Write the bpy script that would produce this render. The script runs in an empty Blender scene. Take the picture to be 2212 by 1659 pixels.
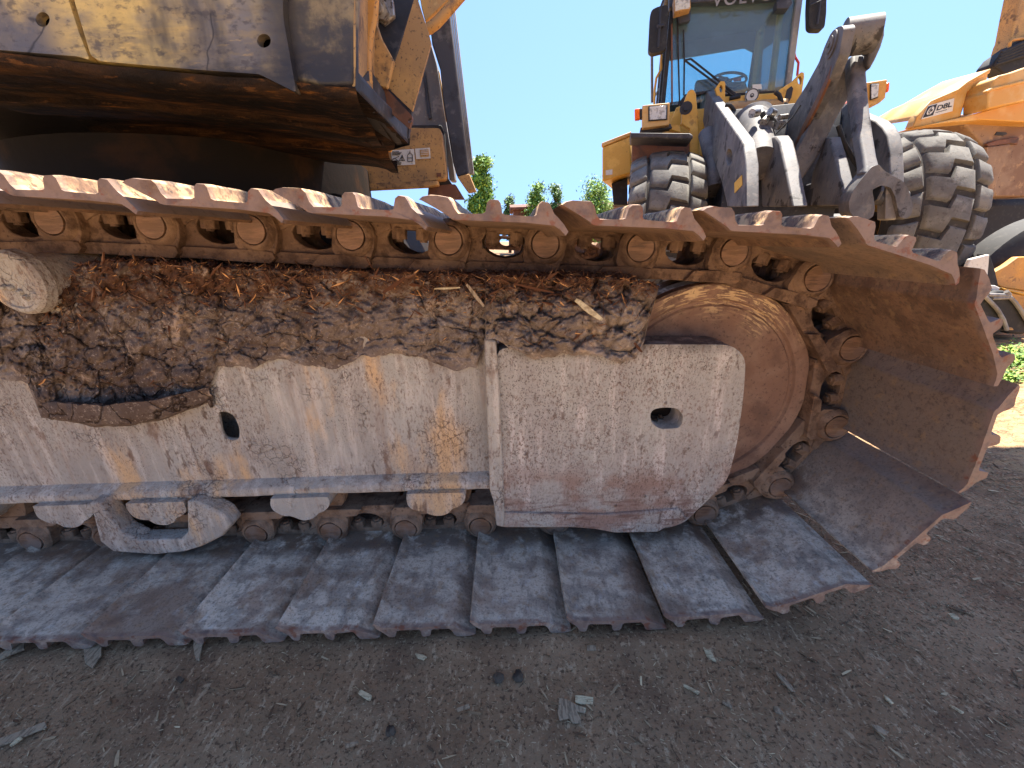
import bpy, bmesh, math, random
from math import radians as R_, sin, cos, pi, sqrt, atan2
from mathutils import Vector as V, Matrix, noise
random.seed(7)
C = bpy.data.collections.new("yard"); bpy.context.scene.collection.children.link(C)
S = bpy.context.scene

# ------------------------------------------------------------------ camera
CAM = V((0, 0, .865)); F, PITCH, YAW, ROLL = 854.99, .3468, .0027, -.0306
FW = V((sin(YAW)*cos(PITCH), cos(YAW)*cos(PITCH), -sin(PITCH)))
r0 = V((cos(YAW), -sin(YAW), 0)); u0 = r0.cross(FW)
RT = r0*cos(ROLL) + u0*sin(ROLL); UP = -r0*sin(ROLL) + u0*cos(ROLL)
cd = bpy.data.cameras.new("camera"); cam = bpy.data.objects.new("camera", cd); C.objects.link(cam)
cd.sensor_width = 36; cd.lens = 36*F/2212; cd.clip_start = .02; cd.clip_end = 2000
cam.matrix_world = Matrix(((RT.x, UP.x, -FW.x, CAM.x), (RT.y, UP.y, -FW.y, CAM.y), (RT.z, UP.z, -FW.z, CAM.z), (0, 0, 0, 1)))
S.camera = cam
S.render.resolution_x = 1024; S.render.resolution_y = 768

# ------------------------------------------------------------------ sky, sun, exposure
SUN_E, SUN_DIR = 67, V((.60, .80, 0)).normalized()      # the sun stands high behind the machines
sd = V((SUN_DIR.x*cos(R_(SUN_E)), SUN_DIR.y*cos(R_(SUN_E)), sin(R_(SUN_E))))
w = bpy.data.worlds.new("World"); S.world = w; w.use_nodes = True
nt = w.node_tree; bg = nt.nodes['Background']; sk = nt.nodes.new('ShaderNodeTexSky')
sk.sky_type = 'NISHITA'; sk.sun_disc = False; sk.sun_elevation = R_(SUN_E); sk.sun_rotation = atan2(sd.x, sd.y)
sk.altitude = 200; sk.air_density = 1.0; sk.dust_density = .0; sk.ozone_density = 2.2
tc = nt.nodes.new('ShaderNodeTexCoord'); vm = nt.nodes.new('ShaderNodeVectorMath'); vm.operation = 'ADD'; vm.inputs[1].default_value = (0, 0, .6)
vn = nt.nodes.new('ShaderNodeVectorMath'); vn.operation = 'NORMALIZE'; nt.links.new(tc.outputs['Generated'], vm.inputs[0]); nt.links.new(vm.outputs[0], vn.inputs[0]); nt.links.new(vn.outputs[0], sk.inputs[0])
nt.links.new(sk.outputs[0], bg.inputs[0]); bg.inputs[1].default_value = .076
sl = bpy.data.lights.new("sun", 'SUN'); sl.energy = 3.5; sl.angle = R_(.5); sl.color = (1, .93, .82)
so = bpy.data.objects.new("sun", sl); C.objects.link(so); so.location = sd*30
so.rotation_euler = sd.to_track_quat('Z', 'Y').to_euler()
S.view_settings.view_transform = 'Standard'; S.view_settings.look = 'None'; S.view_settings.gamma = 1
S.view_settings.exposure = 2.35

# ------------------------------------------------------------------ helpers
def ray(x, y): return FW + RT*((x-1106)/F) + UP*((829.5-y)/F)
def atY(x, y, Y): d = ray(x, y); return CAM + d*(Y/d.y)
def atZ(x, y, Z): d = ray(x, y); return CAM + d*((Z-CAM.z)/d.z)
def z2(X, Y): return (553+X*.25, Y*.25)
def z3(X, Y): return (1242.1+X*.2767, Y*.2767)
def z4(X, Y): return (1659+X*.25, Y*.25)

def sr(*c):
    c = c[0] if len(c) == 1 else c
    return tuple(((v/255)/12.92 if v/255 <= .04045 else ((v/255+.055)/1.055)**2.4) for v in c)

def mat(name, base, layers=(), rough=.8, metal=0., bump=(), alpha=None, spec=.5, rvar=0):
    """procedural surface: layers of coloured wear and painted light over a base colour, all laid out in world position"""
    m = bpy.data.materials.new(name); m.use_nodes = True; n = m.node_tree.nodes; L = m.node_tree.links
    b = n['Principled BSDF']; b.inputs['Roughness'].default_value = rough; b.inputs['Metallic'].default_value = metal
    b.inputs['Specular IOR Level'].default_value = spec
    geo = n.new('ShaderNodeNewGeometry')
    def co(st):
        mp = n.new('ShaderNodeMapping'); mp.inputs['Scale'].default_value = st; L.new(geo.outputs['Position'], mp.inputs[0]); return mp.outputs[0]
    def tex(kind, sc, st=(1, 1, 1), det=5, dist=0.):
        c = co(st)
        if kind == 'noise':
            t = n.new('ShaderNodeTexNoise'); t.inputs['Scale'].default_value = sc; t.inputs['Detail'].default_value = det
            t.inputs['Distortion'].default_value = dist; t.inputs['Roughness'].default_value = .62; L.new(c, t.inputs['Vector']); return t.outputs['Fac']
        if kind == 'crack':
            q = n.new('ShaderNodeTexNoise'); q.inputs['Scale'].default_value = sc*1.7; q.inputs['Detail'].default_value = 4; L.new(c, q.inputs['Vector'])
            mx = n.new('ShaderNodeVectorMath'); mx.operation = 'MULTIPLY_ADD'; L.new(q.outputs['Color'], mx.inputs[0])
            mx.inputs[1].default_value = (.55/sc,)*3; L.new(c, mx.inputs[2])
            t = n.new('ShaderNodeTexVoronoi'); t.feature = 'DISTANCE_TO_EDGE'; t.inputs['Scale'].default_value = sc; L.new(mx.outputs[0], t.inputs['Vector']); return t.outputs['Distance']
        if kind == 'cell':
            t = n.new('ShaderNodeTexVoronoi'); t.inputs['Scale'].default_value = sc; L.new(c, t.inputs['Vector']); return t.outputs['Distance']
        if kind == 'up':
            s = n.new('ShaderNodeSeparateXYZ'); L.new(geo.outputs['Normal'], s.inputs[0]); return s.outputs['Z']
        if kind == 'upz':
            s = n.new('ShaderNodeSeparateXYZ'); L.new(geo.outputs['Normal'], s.inputs[0]); s2 = n.new('ShaderNodeSeparateXYZ'); L.new(geo.outputs['Position'], s2.inputs[0])
            q = n.new('ShaderNodeMath'); q.operation = 'GREATER_THAN'; q.inputs[1].default_value = .8; L.new(s2.outputs['Z'], q.inputs[0])
            q2 = n.new('ShaderNodeMath'); q2.operation = 'MULTIPLY'; L.new(q.outputs[0], q2.inputs[0]); L.new(s.outputs['Z'], q2.inputs[1]); return q2.outputs[0]
        if kind == 'polar':   # concentric wear round the idler axle
            s = n.new('ShaderNodeSeparateXYZ'); L.new(geo.outputs['Position'], s.inputs[0])
            def mt(op, a, b_=None):
                q = n.new('ShaderNodeMath'); q.operation = op
                for i_, v_ in enumerate((a, b_)):
                    if v_ is None: continue
                    if isinstance(v_, (int, float)): q.inputs[i_].default_value = v_
                    else: L.new(v_, q.inputs[i_])
                return q.outputs[0]
            dx = mt('SUBTRACT', s.outputs['X'], .508); dz = mt('SUBTRACT', s.outputs['Z'], .462)
            rr_ = mt('SQRT', mt('ADD', mt('MULTIPLY', dx, dx), mt('MULTIPLY', dz, dz))); an = mt('ARCTAN2', dz, dx)
            cb_ = n.new('ShaderNodeCombineXYZ'); L.new(mt('MULTIPLY', rr_, 3.), cb_.inputs[0]); L.new(mt('MULTIPLY', an, .09), cb_.inputs[1])
            t = n.new('ShaderNodeTexNoise'); t.inputs['Scale'].default_value = sc; t.inputs['Detail'].default_value = det; t.inputs['Roughness'].default_value = .65; L.new(cb_.outputs[0], t.inputs['Vector']); return t.outputs['Fac']
        if kind == 'rand': return geo.outputs['Random Per Island']
        if kind == 'z':
            s = n.new('ShaderNodeSeparateXYZ'); L.new(geo.outputs['Position'], s.inputs[0]); return s.outputs['Z']
        if kind == 'zx':
            s = n.new('ShaderNodeSeparateXYZ'); L.new(geo.outputs['Position'], s.inputs[0]); q = n.new('ShaderNodeMath'); q.operation = 'MULTIPLY_ADD'; q.inputs[1].default_value = .25; L.new(s.outputs['X'], q.inputs[0]); L.new(s.outputs['Z'], q.inputs[2])
            t = n.new('ShaderNodeTexNoise'); t.inputs['Scale'].default_value = 6; L.new(geo.outputs['Position'], t.inputs['Vector']); q3 = n.new('ShaderNodeMath'); q3.operation = 'MULTIPLY_ADD'; q3.inputs[1].default_value = .25; L.new(t.outputs['Fac'], q3.inputs[0]); L.new(q.outputs[0], q3.inputs[2])
            q4 = n.new('ShaderNodeMath'); q4.operation = 'SUBTRACT'; q4.inputs[1].default_value = .25; L.new(q3.outputs[0], q4.inputs[0]); return q4.outputs[0]
        if kind == 'objrand': return n.new('ShaderNodeObjectInfo').outputs['Random']
        if kind == 'lowback':    # soil heaped on the lower shoes along the foot of the chain
            s = n.new('ShaderNodeSeparateXYZ'); L.new(geo.outputs['Position'], s.inputs[0])
            q = n.new('ShaderNodeMapRange'); q.inputs[1].default_value = .84; q.inputs[2].default_value = .95; L.new(s.outputs['Y'], q.inputs[0])
            q1 = n.new('ShaderNodeMapRange'); q1.inputs[1].default_value = .35; q1.inputs[2].default_value = .15; L.new(s.outputs['Z'], q1.inputs[0])
            q2 = n.new('ShaderNodeMath'); q2.operation = 'MULTIPLY'; L.new(q.outputs[0], q2.inputs[0]); L.new(q1.outputs[0], q2.inputs[1]); return q2.outputs[0]
        if kind == 'y':
            s = n.new('ShaderNodeSeparateXYZ'); L.new(geo.outputs['Position'], s.inputs[0]); return s.outputs['Y']
        if kind == 'x':
            s = n.new('ShaderNodeSeparateXYZ'); L.new(geo.outputs['Position'], s.inputs[0]); return s.outputs['X']
    def ramp(f, lo, hi, a=0, z=1):
        r = n.new('ShaderNodeMapRange'); r.interpolation_type = 'SMOOTHSTEP'
        for k, v in zip(('From Min', 'From Max', 'To Min', 'To Max'), (lo, hi, a, z)): r.inputs[k].default_value = v
        if lo > hi:
            for k, v in zip(('From Min', 'From Max', 'To Min', 'To Max'), (hi, lo, z, a)): r.inputs[k].default_value = v
        L.new(f, r.inputs['Value']); return r.outputs[0]
    def mul(a, c):
        q = n.new('ShaderNodeMath'); q.operation = 'MULTIPLY'; L.new(a, q.inputs[0])
        if isinstance(c, float): q.inputs[1].default_value = c
        else: L.new(c, q.inputs[1])
        return q.outputs[0]
    cur = n.new('ShaderNodeRGB'); cur.outputs[0].default_value = (*base, 1); cur = cur.outputs[0]
    for ly in layers:
        kind, col, sc, lo, hi = ly[:5]; o = ly[5] if len(ly) > 5 else {}
        f = ramp(tex(kind, sc, o.get('st', (1, 1, 1)), o.get('det', 6), o.get('dist', 0)), lo, hi, 0, o.get('amt', 1.))
        if 'mask' in o:
            mk = o['mask']; f = mul(f, ramp(tex(mk[0], mk[1], mk[4] if len(mk) > 4 else (1, 1, 1)), mk[2], mk[3]))
        mx = n.new('ShaderNodeMix'); mx.data_type = 'RGBA'; mx.inputs['B'].default_value = (*col, 1)
        L.new(f, mx.inputs['Factor']); L.new(cur, mx.inputs['A']); cur = mx.outputs['Result']
        if 'r' in o: 
            pr = b.inputs['Roughness']; q = n.new('ShaderNodeMix'); q.data_type = 'FLOAT'; L.new(f, q.inputs['Factor']); q.inputs['B'].default_value = o['r']
            if pr.is_linked: L.new(pr.links[0].from_socket, q.inputs['A'])
            else: q.inputs['A'].default_value = pr.default_value
            L.new(q.outputs['Result'], pr)
    L.new(cur, b.inputs['Base Color'])
    prev = None
    for bp in bump:
        kind, sc, st, dist = bp[:4]; o = bp[4] if len(bp) > 4 else {}
        f = tex(kind, sc, o.get('st', (1, 1, 1)), o.get('det', 8))
        if 'r' in o: f = ramp(f, *o['r'])
        if 'mask' in o:
            mk = o['mask']; f = mul(f, ramp(tex(mk[0], mk[1]), mk[2], mk[3]))
        q = n.new('ShaderNodeBump'); q.inputs['Strength'].default_value = st; q.inputs['Distance'].default_value = dist; L.new(f, q.inputs['Height'])
        if prev: L.new(prev, q.inputs['Normal'])
        prev = q.outputs[0]
    if prev: L.new(prev, b.inputs['Normal'])
    return m

class G:
    """collects geometry for ONE mesh object"""
    def __init__(s): s.v = []; s.f = []; s.sm = []
    def add(s, vs, fs, smooth=False):
        o = len(s.v); s.v += [V(p) for p in vs]; s.f += [tuple(i+o for i in f) for f in fs]; s.sm += [smooth]*len(fs); return s
    def box(s, c, d, M=None):
        c = V(c); x, y, z = d[0]/2, d[1]/2, d[2]/2
        p = [V(q) for q in ((-x,-y,-z),(x,-y,-z),(x,y,-z),(-x,y,-z),(-x,-y,z),(x,-y,z),(x,y,z),(-x,y,z))]
        if M is not None: p = [M @ q for q in p]
        return s.add([c+q for q in p], [(0,3,2,1),(4,5,6,7),(0,1,5,4),(1,2,6,5),(2,3,7,6),(3,0,4,7)])
    def hexa(s, a, bq): # two quads
        return s.add(list(a)+list(bq), [(0,1,2,3),(7,6,5,4),(0,4,5,1),(1,5,6,2),(2,6,7,3),(3,7,4,0)])
    def cyl(s, p0, p1, r0, r1=None, n=24, cap=True):
        p0, p1 = V(p0), V(p1); r1 = r0 if r1 is None else r1; a = (p1-p0).normalized(); t = a.orthogonal().normalized(); q = a.cross(t)
        vs = []
        for p, r in ((p0, r0), (p1, r1)):
            for i in range(n): an = 2*pi*i/n; vs.append(p + (t*cos(an)+q*sin(an))*r)
        s.add(vs, [(i, (i+1) % n, n+(i+1) % n, n+i) for i in range(n)], True)
        if cap: s.add(vs, [tuple(reversed(range(n))), tuple(range(n, 2*n))])
        return s
    def lathe(s, c, axis, prof, n=48, closed=False, smooth=True):
        c = V(c); a = V(axis).normalized(); t = a.orthogonal().normalized(); q = a.cross(t); m = len(prof); vs = []
        for i in range(n):
            an = 2*pi*i/n; d = t*cos(an)+q*sin(an)
            vs += [c + a*h + d*r for (h, r) in prof]
        fs = []
        for i in range(n):
            j = (i+1) % n
            for k in range(m if closed else m-1): k2 = (k+1) % m; fs.append((i*m+k, j*m+k, j*m+k2, i*m+k2))
        return s.add(vs, fs, smooth)
    def tube(s, pts, r, n=8, cap=True):
        pts = [V(p) for p in pts]; m = len(pts); rs = r if isinstance(r, (list, tuple)) else [r]*m; vs = []; up = None
        for i, p in enumerate(pts):
            a = (pts[min(i+1, m-1)]-pts[max(i-1, 0)]).normalized()
            up = (a.orthogonal() if up is None else (up - a*up.dot(a))).normalized(); q = a.cross(up)
            vs += [p+(up*cos(2*pi*k/n)+q*sin(2*pi*k/n))*rs[i] for k in range(n)]
        fs = [(i*n+k, i*n+(k+1) % n, (i+1)*n+(k+1) % n, (i+1)*n+k) for i in range(m-1) for k in range(n)]
        s.add(vs, fs, True)
        if cap: s.add(vs, [tuple(reversed(range(n))), tuple(range((m-1)*n, m*n))])
        return s
    def prism(s, poly, off, holes=()):
        """poly: 3-D points in one plane; off: extrusion vector; holes likewise"""
        bm = bmesh.new(); off = V(off); es = []
        for lp in [poly]+list(holes):
            vs = [bm.verts.new(p) for p in lp]
            for i in range(len(vs)): es.append(bm.edges.new((vs[i], vs[(i+1) % len(vs)])))
        bmesh.ops.triangle_fill(bm, use_beauty=True, use_dissolve=False, edges=es)
        nrm = off.normalized()
        for f in bm.faces:
            if f.normal.dot(nrm) > 0: f.normal_flip()
        ge = bmesh.ops.extrude_face_region(bm, geom=list(bm.faces))
        nv = [e for e in ge['geom'] if isinstance(e, bmesh.types.BMVert)]
        bmesh.ops.translate(bm, vec=off, verts=nv)
        bmesh.ops.recalc_face_normals(bm, faces=bm.faces)
        bm.verts.index_update()
        s.add([v.co.copy() for v in bm.verts], [tuple(v.index for v in f.verts) for f in bm.faces]); bm.free(); return s
    def warp(s, fn): s.v = [fn(p) for p in s.v]; return s
    def build(s, name, m, parent=None, bev=0., seg=2, world=True, sharp=38):
        me = bpy.data.meshes.new(name); vs = s.v
        if parent is not None and world:
            Mi = ROOT.get(parent.name, parent.matrix_basis).inverted(); vs = [Mi @ p for p in vs]
        me.from_pydata([tuple(p) for p in vs], [], s.f)
        for x in (m if isinstance(m, list) else [m]): me.materials.append(x)
        me.update(); me.validate()
        me.shade_smooth(); me.set_sharp_from_angle(angle=R_(sharp))
        o = bpy.data.objects.new(name, me); C.objects.link(o)
        if parent is not None:
            o.parent = parent; ROOT[o.name] = ROOT.get(parent.name, Matrix.Identity(4))
        if bev:
            b = o.modifiers.new('bevel', 'BEVEL'); b.width = bev; b.segments = seg; b.limit_method = 'ANGLE'; b.angle_limit = R_(35); b.harden_normals = False
        return o
ROOT = {}
def tag(o, label=None, cat=None, group=None, kind=None):
    if label: o['label'] = label
    if cat: o['category'] = cat
    if group: o['group'] = group
    if kind: o['kind'] = kind
    return o
def thing(name, loc, label, cat, group=None, rz=0.):
    o = bpy.data.objects.new(name, None); C.objects.link(o); o.empty_display_size = .2
    o.location = loc; o.rotation_euler = (0, 0, rz); ROOT[o.name] = Matrix.Translation(V(loc)) @ Matrix.Rotation(rz, 4, 'Z')
    return tag(o, label, cat, group)
def circ(c, r, n=24, a=V((1, 0, 0)), b=V((0, 0, 1)), rx=1., a0=0., a1=2*pi):
    full = abs(a1-a0-2*pi) < 1e-6
    return [V(c) + a*(cos(a0+(a1-a0)*i/(n if full else n-1))*r*rx) + b*(sin(a0+(a1-a0)*i/(n if full else n-1))*r) for i in range(n)]
def dirY(px, Y): return [atY(x, y, Y) for x, y in px]
def rnd(pts, r=.3, k=4):
    """round the corners of a pixel polygon"""
    out = []; m = len(pts)
    for i in range(m):
        p0, p, p1 = [V((*q, 0)) for q in (pts[i-1], pts[i], pts[(i+1) % m])]
        a = p + (p0-p).normalized()*min(r, (p0-p).length*.45); b = p + (p1-p).normalized()*min(r, (p1-p).length*.45)
        for j in range(k+1):
            t = j/k; q = a*(1-t)**2 + p*2*t*(1-t) + b*t*t; out.append((q.x, q.y))
    return out
def fb(p, sc, octv=4, h=.9): return noise.fractal(V(p)*sc, h, 2.1, octv)

# ------------------------------------------------------------------ materials
M = {}
DK = sr(46, 36, 30)
M['frame'] = mat('dusty_frame_steel', sr(172, 163, 150), [
    ('noise', sr(156, 144, 132), 4, .38, .66, dict(st=(1, 1, .3), amt=.85)),
    ('noise', sr(212, 168, 118), 3.1, .54, .64, dict(st=(1.6, 1, .5), amt=.75)),
    ('noise', sr(214, 198, 182), 34, .48, .66, dict(st=(1, 1, .14), amt=.45)),
    ('noise', sr(150, 124, 106), 44, .52, .68, dict(st=(1, 1, .12), amt=.4)),
    ('noise', sr(112, 84, 68), 16, .58, .68, dict(st=(1, 1, .4), amt=.85, mask=('noise', 3, .42, .6))),
    ('noise', sr(120, 96, 82), 170, .50, .64, dict(st=(1, 1, .5), amt=.8, mask=('noise', 4, .36, .62))),
    ('noise', sr(84, 66, 56), 300, .54, .66, dict(st=(1, 1, .7), amt=.75, mask=('noise', 6, .38, .6))),
    ('noise', sr(96, 76, 64), 50, .58, .68, dict(st=(1, 1, .35), amt=.75, mask=('noise', 2.5, .42, .58))),
    ('crack', sr(66, 52, 46), 44, .055, .0, dict(amt=.7, mask=('noise', 8, .52, .64))),
    ], .93, 0, [('noise', 9, .5, .02), ('noise', 60, .5, .005), ('noise', 240, .5, .002), ('crack', 44, .6, .003, dict(r=(0, .09), mask=('noise', 8, .5, .62)))], spec=.15)
M['yoke'] = mat('scuffed_yoke_steel', sr(172, 163, 150), [
    ('noise', sr(154, 142, 132), 5, .38, .64, dict(st=(1, 1, .4), amt=.75)),
    ('noise', sr(216, 198, 184), 34, .48, .66, dict(st=(1, 1, .12), amt=.6)),
    ('noise', sr(146, 114, 98), 9, .42, .60, dict(st=(.8, 1, 1), amt=.85, mask=('z', 1, .34, .24))),
    ('noise', sr(116, 84, 72), 40, .50, .62, dict(st=(.3, 1, 2), amt=.75, mask=('z', 1, .27, .15))),
    ('noise', sr(124, 98, 84), 170, .50, .63, dict(st=(1, 1, .6), amt=.8, mask=('noise', 4, .34, .6))),
    ('noise', sr(78, 62, 54), 290, .53, .64, dict(st=(1, 1, .8), amt=.8, mask=('noise', 5, .36, .6))),
    ('noise', sr(92, 70, 60), 60, .57, .66, dict(st=(1, 1, .5), amt=.75, mask=('noise', 3, .42, .56))),
    ('noise', sr(70, 60, 56), 14, .34, .58, dict(amt=.8, mask=('z', 1, .59, .635))),
    ('cell', sr(96, 76, 66), 26, .14, .07, dict(amt=.7, mask=('noise', 12, .52, .6))),
    ], .9, 0, [('noise', 10, .45, .012), ('noise', 60, .4, .004), ('noise', 240, .5, .002), ('cell', 26, .6, .006, dict(r=(.16, .05), mask=('noise', 12, .52, .6)))], spec=.2)
M['link'] = mat('rusty_chain_steel', sr(110, 84, 66), [
    ('noise', sr(138, 108, 84), 12, .42, .65, dict(amt=.8)),
    ('noise', sr(78, 56, 42), 30, .46, .64, dict(amt=.8)),
    ('noise', sr(158, 116, 82), 50, .6, .72, dict(st=(.35, 1, 1.6), amt=.6)),
    ('noise', sr(146, 120, 98), 20, .34, .6, dict(amt=.9, mask=('z', 1, .5, .22))),
    ('cell', sr(64, 44, 32), 90, .35, .15, dict(amt=.6, mask=('noise', 10, .45, .6))),
    ('noise', sr(62, 42, 30), 9, .58, .72, dict(amt=.7))], .8, .1, [('noise', 18, .5, .012), ('noise', 60, .6, .006), ('noise', 200, .5, .002)], spec=.25)
M['pin'] = mat('pin_end_steel', sr(112, 82, 60), [
    ('noise', sr(136, 100, 76), 60, .45, .6, dict(st=(.3, 1, 2), amt=.8)), ('noise', sr(84, 60, 48), 80, .55, .65, dict(st=(.3, 1, 2), amt=.7)),
    ('noise', sr(132, 112, 98), 20, .40, .62, dict(amt=.8, mask=('z', 1, .5, .22)))], .6, .2,
    [('noise', 90, .7, .002, dict(st=(.3, 1, 2)))])
M['shoe'] = mat('worn_shoe_steel', sr(116, 88, 68), [
    ('noise', sr(138, 102, 76), 9, .42, .66, dict(amt=.7)),
    ('noise', sr(86, 60, 44), 20, .44, .66, dict(st=(.5, 1, 1), amt=.7)),
    ('noise', sr(120, 100, 86), 5, .30, .5, dict(amt=.85, mask=('z', 1, .75, .45))),
    ('noise', sr(218, 202, 180), 4, .15, .40, dict(amt=.97, mask=('z', 1, .34, .10))),
    ('noise', sr(186, 170, 150), 5, .42, .66, dict(amt=.8, mask=('z', 1, .45, .12))),
    ('noise', sr(132, 120, 108), 30, .48, .66, dict(st=(1.2, .6, 1), amt=.75, mask=('z', 1, .6, .2))),
    ('noise', sr(96, 88, 82), 90, .50, .68, dict(amt=.5, mask=('z', 1, .6, .2))),
    ('noise', sr(210, 204, 194), 60, .56, .70, dict(st=(1, .5, 1), amt=.7, mask=('z', 1, .3, .1))),
    ('noise', sr(150, 118, 96), 9, .54, .66, dict(amt=.6, mask=('z', 1, .4, .12))),
    ('noise', sr(104, 80, 62), 22, .36, .52, dict(amt=.9, mask=('lowback', 1, .25, .75))),
    ('objrand', sr(140, 126, 112), 1, .3, 1.0, dict(amt=.3)),
    ('noise', sr(60, 46, 38), 75, .50, .70, dict(amt=.5, mask=('z', 1, .2, .5))),
    ('noise', sr(104, 92, 84), 20, .46, .62, dict(st=(.5, 1, 1), amt=.5, mask=('z', 1, .4, .15))),
    ('noise', sr(120, 88, 66), 5, .52, .62, dict(amt=.55, mask=('z', 1, .4, .12))),
    ('noise', sr(150, 118, 84), 48, .54, .68, dict(amt=.5)),
    ('noise', sr(70, 60, 54), 200, .52, .66, dict(amt=.5)),
    ('noise', sr(214, 176, 128), 45, .42, .58, dict(amt=.9, mask=('upz', 1, .25, .6))),
    ('noise', sr(62, 46, 38), 70, .52, .60, dict(amt=.8, mask=('upz', 1, .2, .5))),
    ('noise', sr(132, 106, 92), 30, .26, .58, dict(amt=.85, mask=('y', 1, .670, .660))),
    ('noise', sr(124, 70, 46), 40, .56, .64, dict(amt=.75, mask=('y', 1, .670, .660))),
    ('noise', sr(92, 76, 72), 26, .50, .66, dict(amt=.7, mask=('y', 1, .670, .660))),
    ], .7, .1, [('noise', 22, .4, .004), ('noise', 130, .5, .0016)], spec=.4)
M['idler'] = mat('idler_steel', sr(118, 84, 66), [
    ('noise', sr(142, 106, 88), 8, .42, .62, dict(amt=.8)), ('noise', sr(92, 64, 52), 20, .52, .64, dict(amt=.7)),
    ('noise', sr(70, 52, 44), 90, .6, .68, dict(amt=.6))], .55, .2, [('noise', 60, .3, .002)], spec=.4)
M['idlerworn'] = mat('idler_worn_paint', sr(132, 98, 78), [
    ('noise', sr(150, 118, 96), 6, .42, .62, dict(amt=.8)), ('noise', sr(104, 78, 64), 14, .46, .66, dict(amt=.7)),
    ('polar', sr(212, 176, 128), 60, .50, .56, dict(amt=.85, mask=('zx', 1, .64, .74))),
    ('noise', sr(84, 64, 54), 120, .56, .66, dict(amt=.6))], .75, .0, [('noise', 14, .4, .008), ('noise', 90, .4, .002)], spec=.25)
M['polish'] = mat('polished_rail_steel', sr(120, 120, 124), [('noise', sr(70, 54, 46), 40, .45, .6, dict(st=(.4, 1, 1), amt=.9)), ('noise', sr(190, 196, 204), 60, .55, .65, dict(st=(.4, 1, 1)))], .38, .8, [('noise', 60, .3, .002)])
M['mud'] = mat('dried_mud', sr(116, 100, 90), [
    ('noise', sr(146, 130, 118), 5, .42, .60, dict(amt=.9)),
    ('noise', sr(84, 68, 60), 4, .48, .64, dict(amt=.85)),
    ('noise', sr(178, 152, 130), 14, .56, .68, dict(amt=.7)),
    ('noise', sr(74, 56, 46), 40, .56, .66, dict(amt=.6)),
    ('noise', sr(190, 172, 156), 150, .56, .68, dict(amt=.5)),
    ('noise', sr(70, 54, 44), 220, .56, .66, dict(amt=.6)),
    ('noise', sr(86, 58, 42), 26, .36, .56, dict(amt=.9, mask=('z', 1, .735, .775))),
    ('crack', sr(38, 28, 24), 12, .022, .0, dict(amt=.9, mask=('noise', 4, .46, .56)))], .97, 0,
    [('noise', 24, .4, .012), ('noise', 100, .6, .004), ('noise', 280, .6, .0018), ('crack', 12, .7, .01, dict(r=(0, .05), mask=('noise', 4, .46, .56)))], spec=.05)
M['bark'] = mat('bark_bits', sr(96, 62, 44), [('rand', sr(126, 92, 70), 1, .3, .6), ('rand', sr(76, 44, 28), 1, .55, .85), ('rand', sr(210, 154, 100), 1, .90, .94)], .9, 0, [('noise', 200, .4, .001)], spec=.1)
M['chips'] = mat('wood_chips', sr(138, 112, 84), [('rand', sr(96, 74, 56), 1, .2, .5), ('rand', sr(176, 150, 116), 1, .6, .85), ('rand', sr(210, 186, 146), 1, .94, .97)], .9, 0, [('noise', 200, .3, .001)], spec=.15)
M['chiplight'] = mat('pale_wood_chip', sr(200, 182, 146), [('noise', sr(150, 128, 98), 60, .45, .6, dict(st=(1, 4, 1), amt=.8)), ('noise', sr(96, 80, 64), 200, .6, .66, dict(amt=.7))], .85, 0, [('noise', 150, .6, .002, dict(st=(1, 4, 1)))], spec=.15)
M['chipgrey'] = mat('grey_wood_chip', sr(160, 138, 112), [('noise', sr(110, 92, 74), 60, .45, .6, dict(st=(4, 1, 1), amt=.8))], .85, 0, [('noise', 150, .6, .002)], spec=.15)
M['stone'] = mat('grey_stone', sr(92, 80, 68), [('noise', sr(66, 56, 48), 60, .45, .6)], .95, 0, [('noise', 60, .6, .004)], spec=.05)
M['ground'] = mat('bark_soil', sr(142, 111, 83), [
    ('noise', sr(160, 130, 100), 2.2, .42, .62, dict(amt=.8)),
    ('noise', sr(112, 86, 66), 6, .46, .7, dict(amt=.8)),
    ('noise', sr(180, 152, 120), 90, .56, .64, dict(st=(1, .45, 1), amt=.8)),
    ('noise', sr(82, 62, 48), 130, .54, .62, dict(amt=.8)),
    ('noise', sr(194, 170, 138), 240, .62, .67, dict(st=(.5, 1, 1), amt=.85)),
    ('noise', sr(204, 166, 116), 40, .40, .6, dict(st=(.4, 1, 1), amt=.85, mask=('x', 1, 1.2, 2.8))),  # soil painted paler to the right, where the sun falls
    ('noise', sr(190, 168, 136), 40, .25, .55, dict(amt=.85, mask=('y', 1, .40, .20)))],  # near strip painted pale as sunlit soil, bouncing warm light up
    .95, 0, [('noise', 30, .5, .01), ('noise', 160, .8, .005), ('noise', 400, .6, .002)], spec=.15)
M['grass'] = mat('weeds', sr(96, 130, 44), [('rand', sr(150, 180, 60), 1, .4, .7), ('rand', sr(60, 96, 34), 1, .7, .9)], .7)
M['leaf'] = mat('tree_leaves', sr(92, 132, 44), [('rand', sr(150, 184, 70), 1, .35, .65), ('rand', sr(56, 92, 34), 1, .7, .9)], .65)
M['leafdark'] = mat('dark_tree_leaves', sr(66, 100, 44), [('rand', sr(112, 148, 62), 1, .35, .65), ('rand', sr(40, 70, 30), 1, .7, .9)], .65)
M['trunk'] = mat('tree_bark', sr(96, 78, 62), [('noise', sr(60, 48, 40), 20, .45, .6, dict(st=(1, 1, .2)))], .9, 0, [('noise', 20, .8, .05, dict(st=(1, 1, .2)))])
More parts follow.
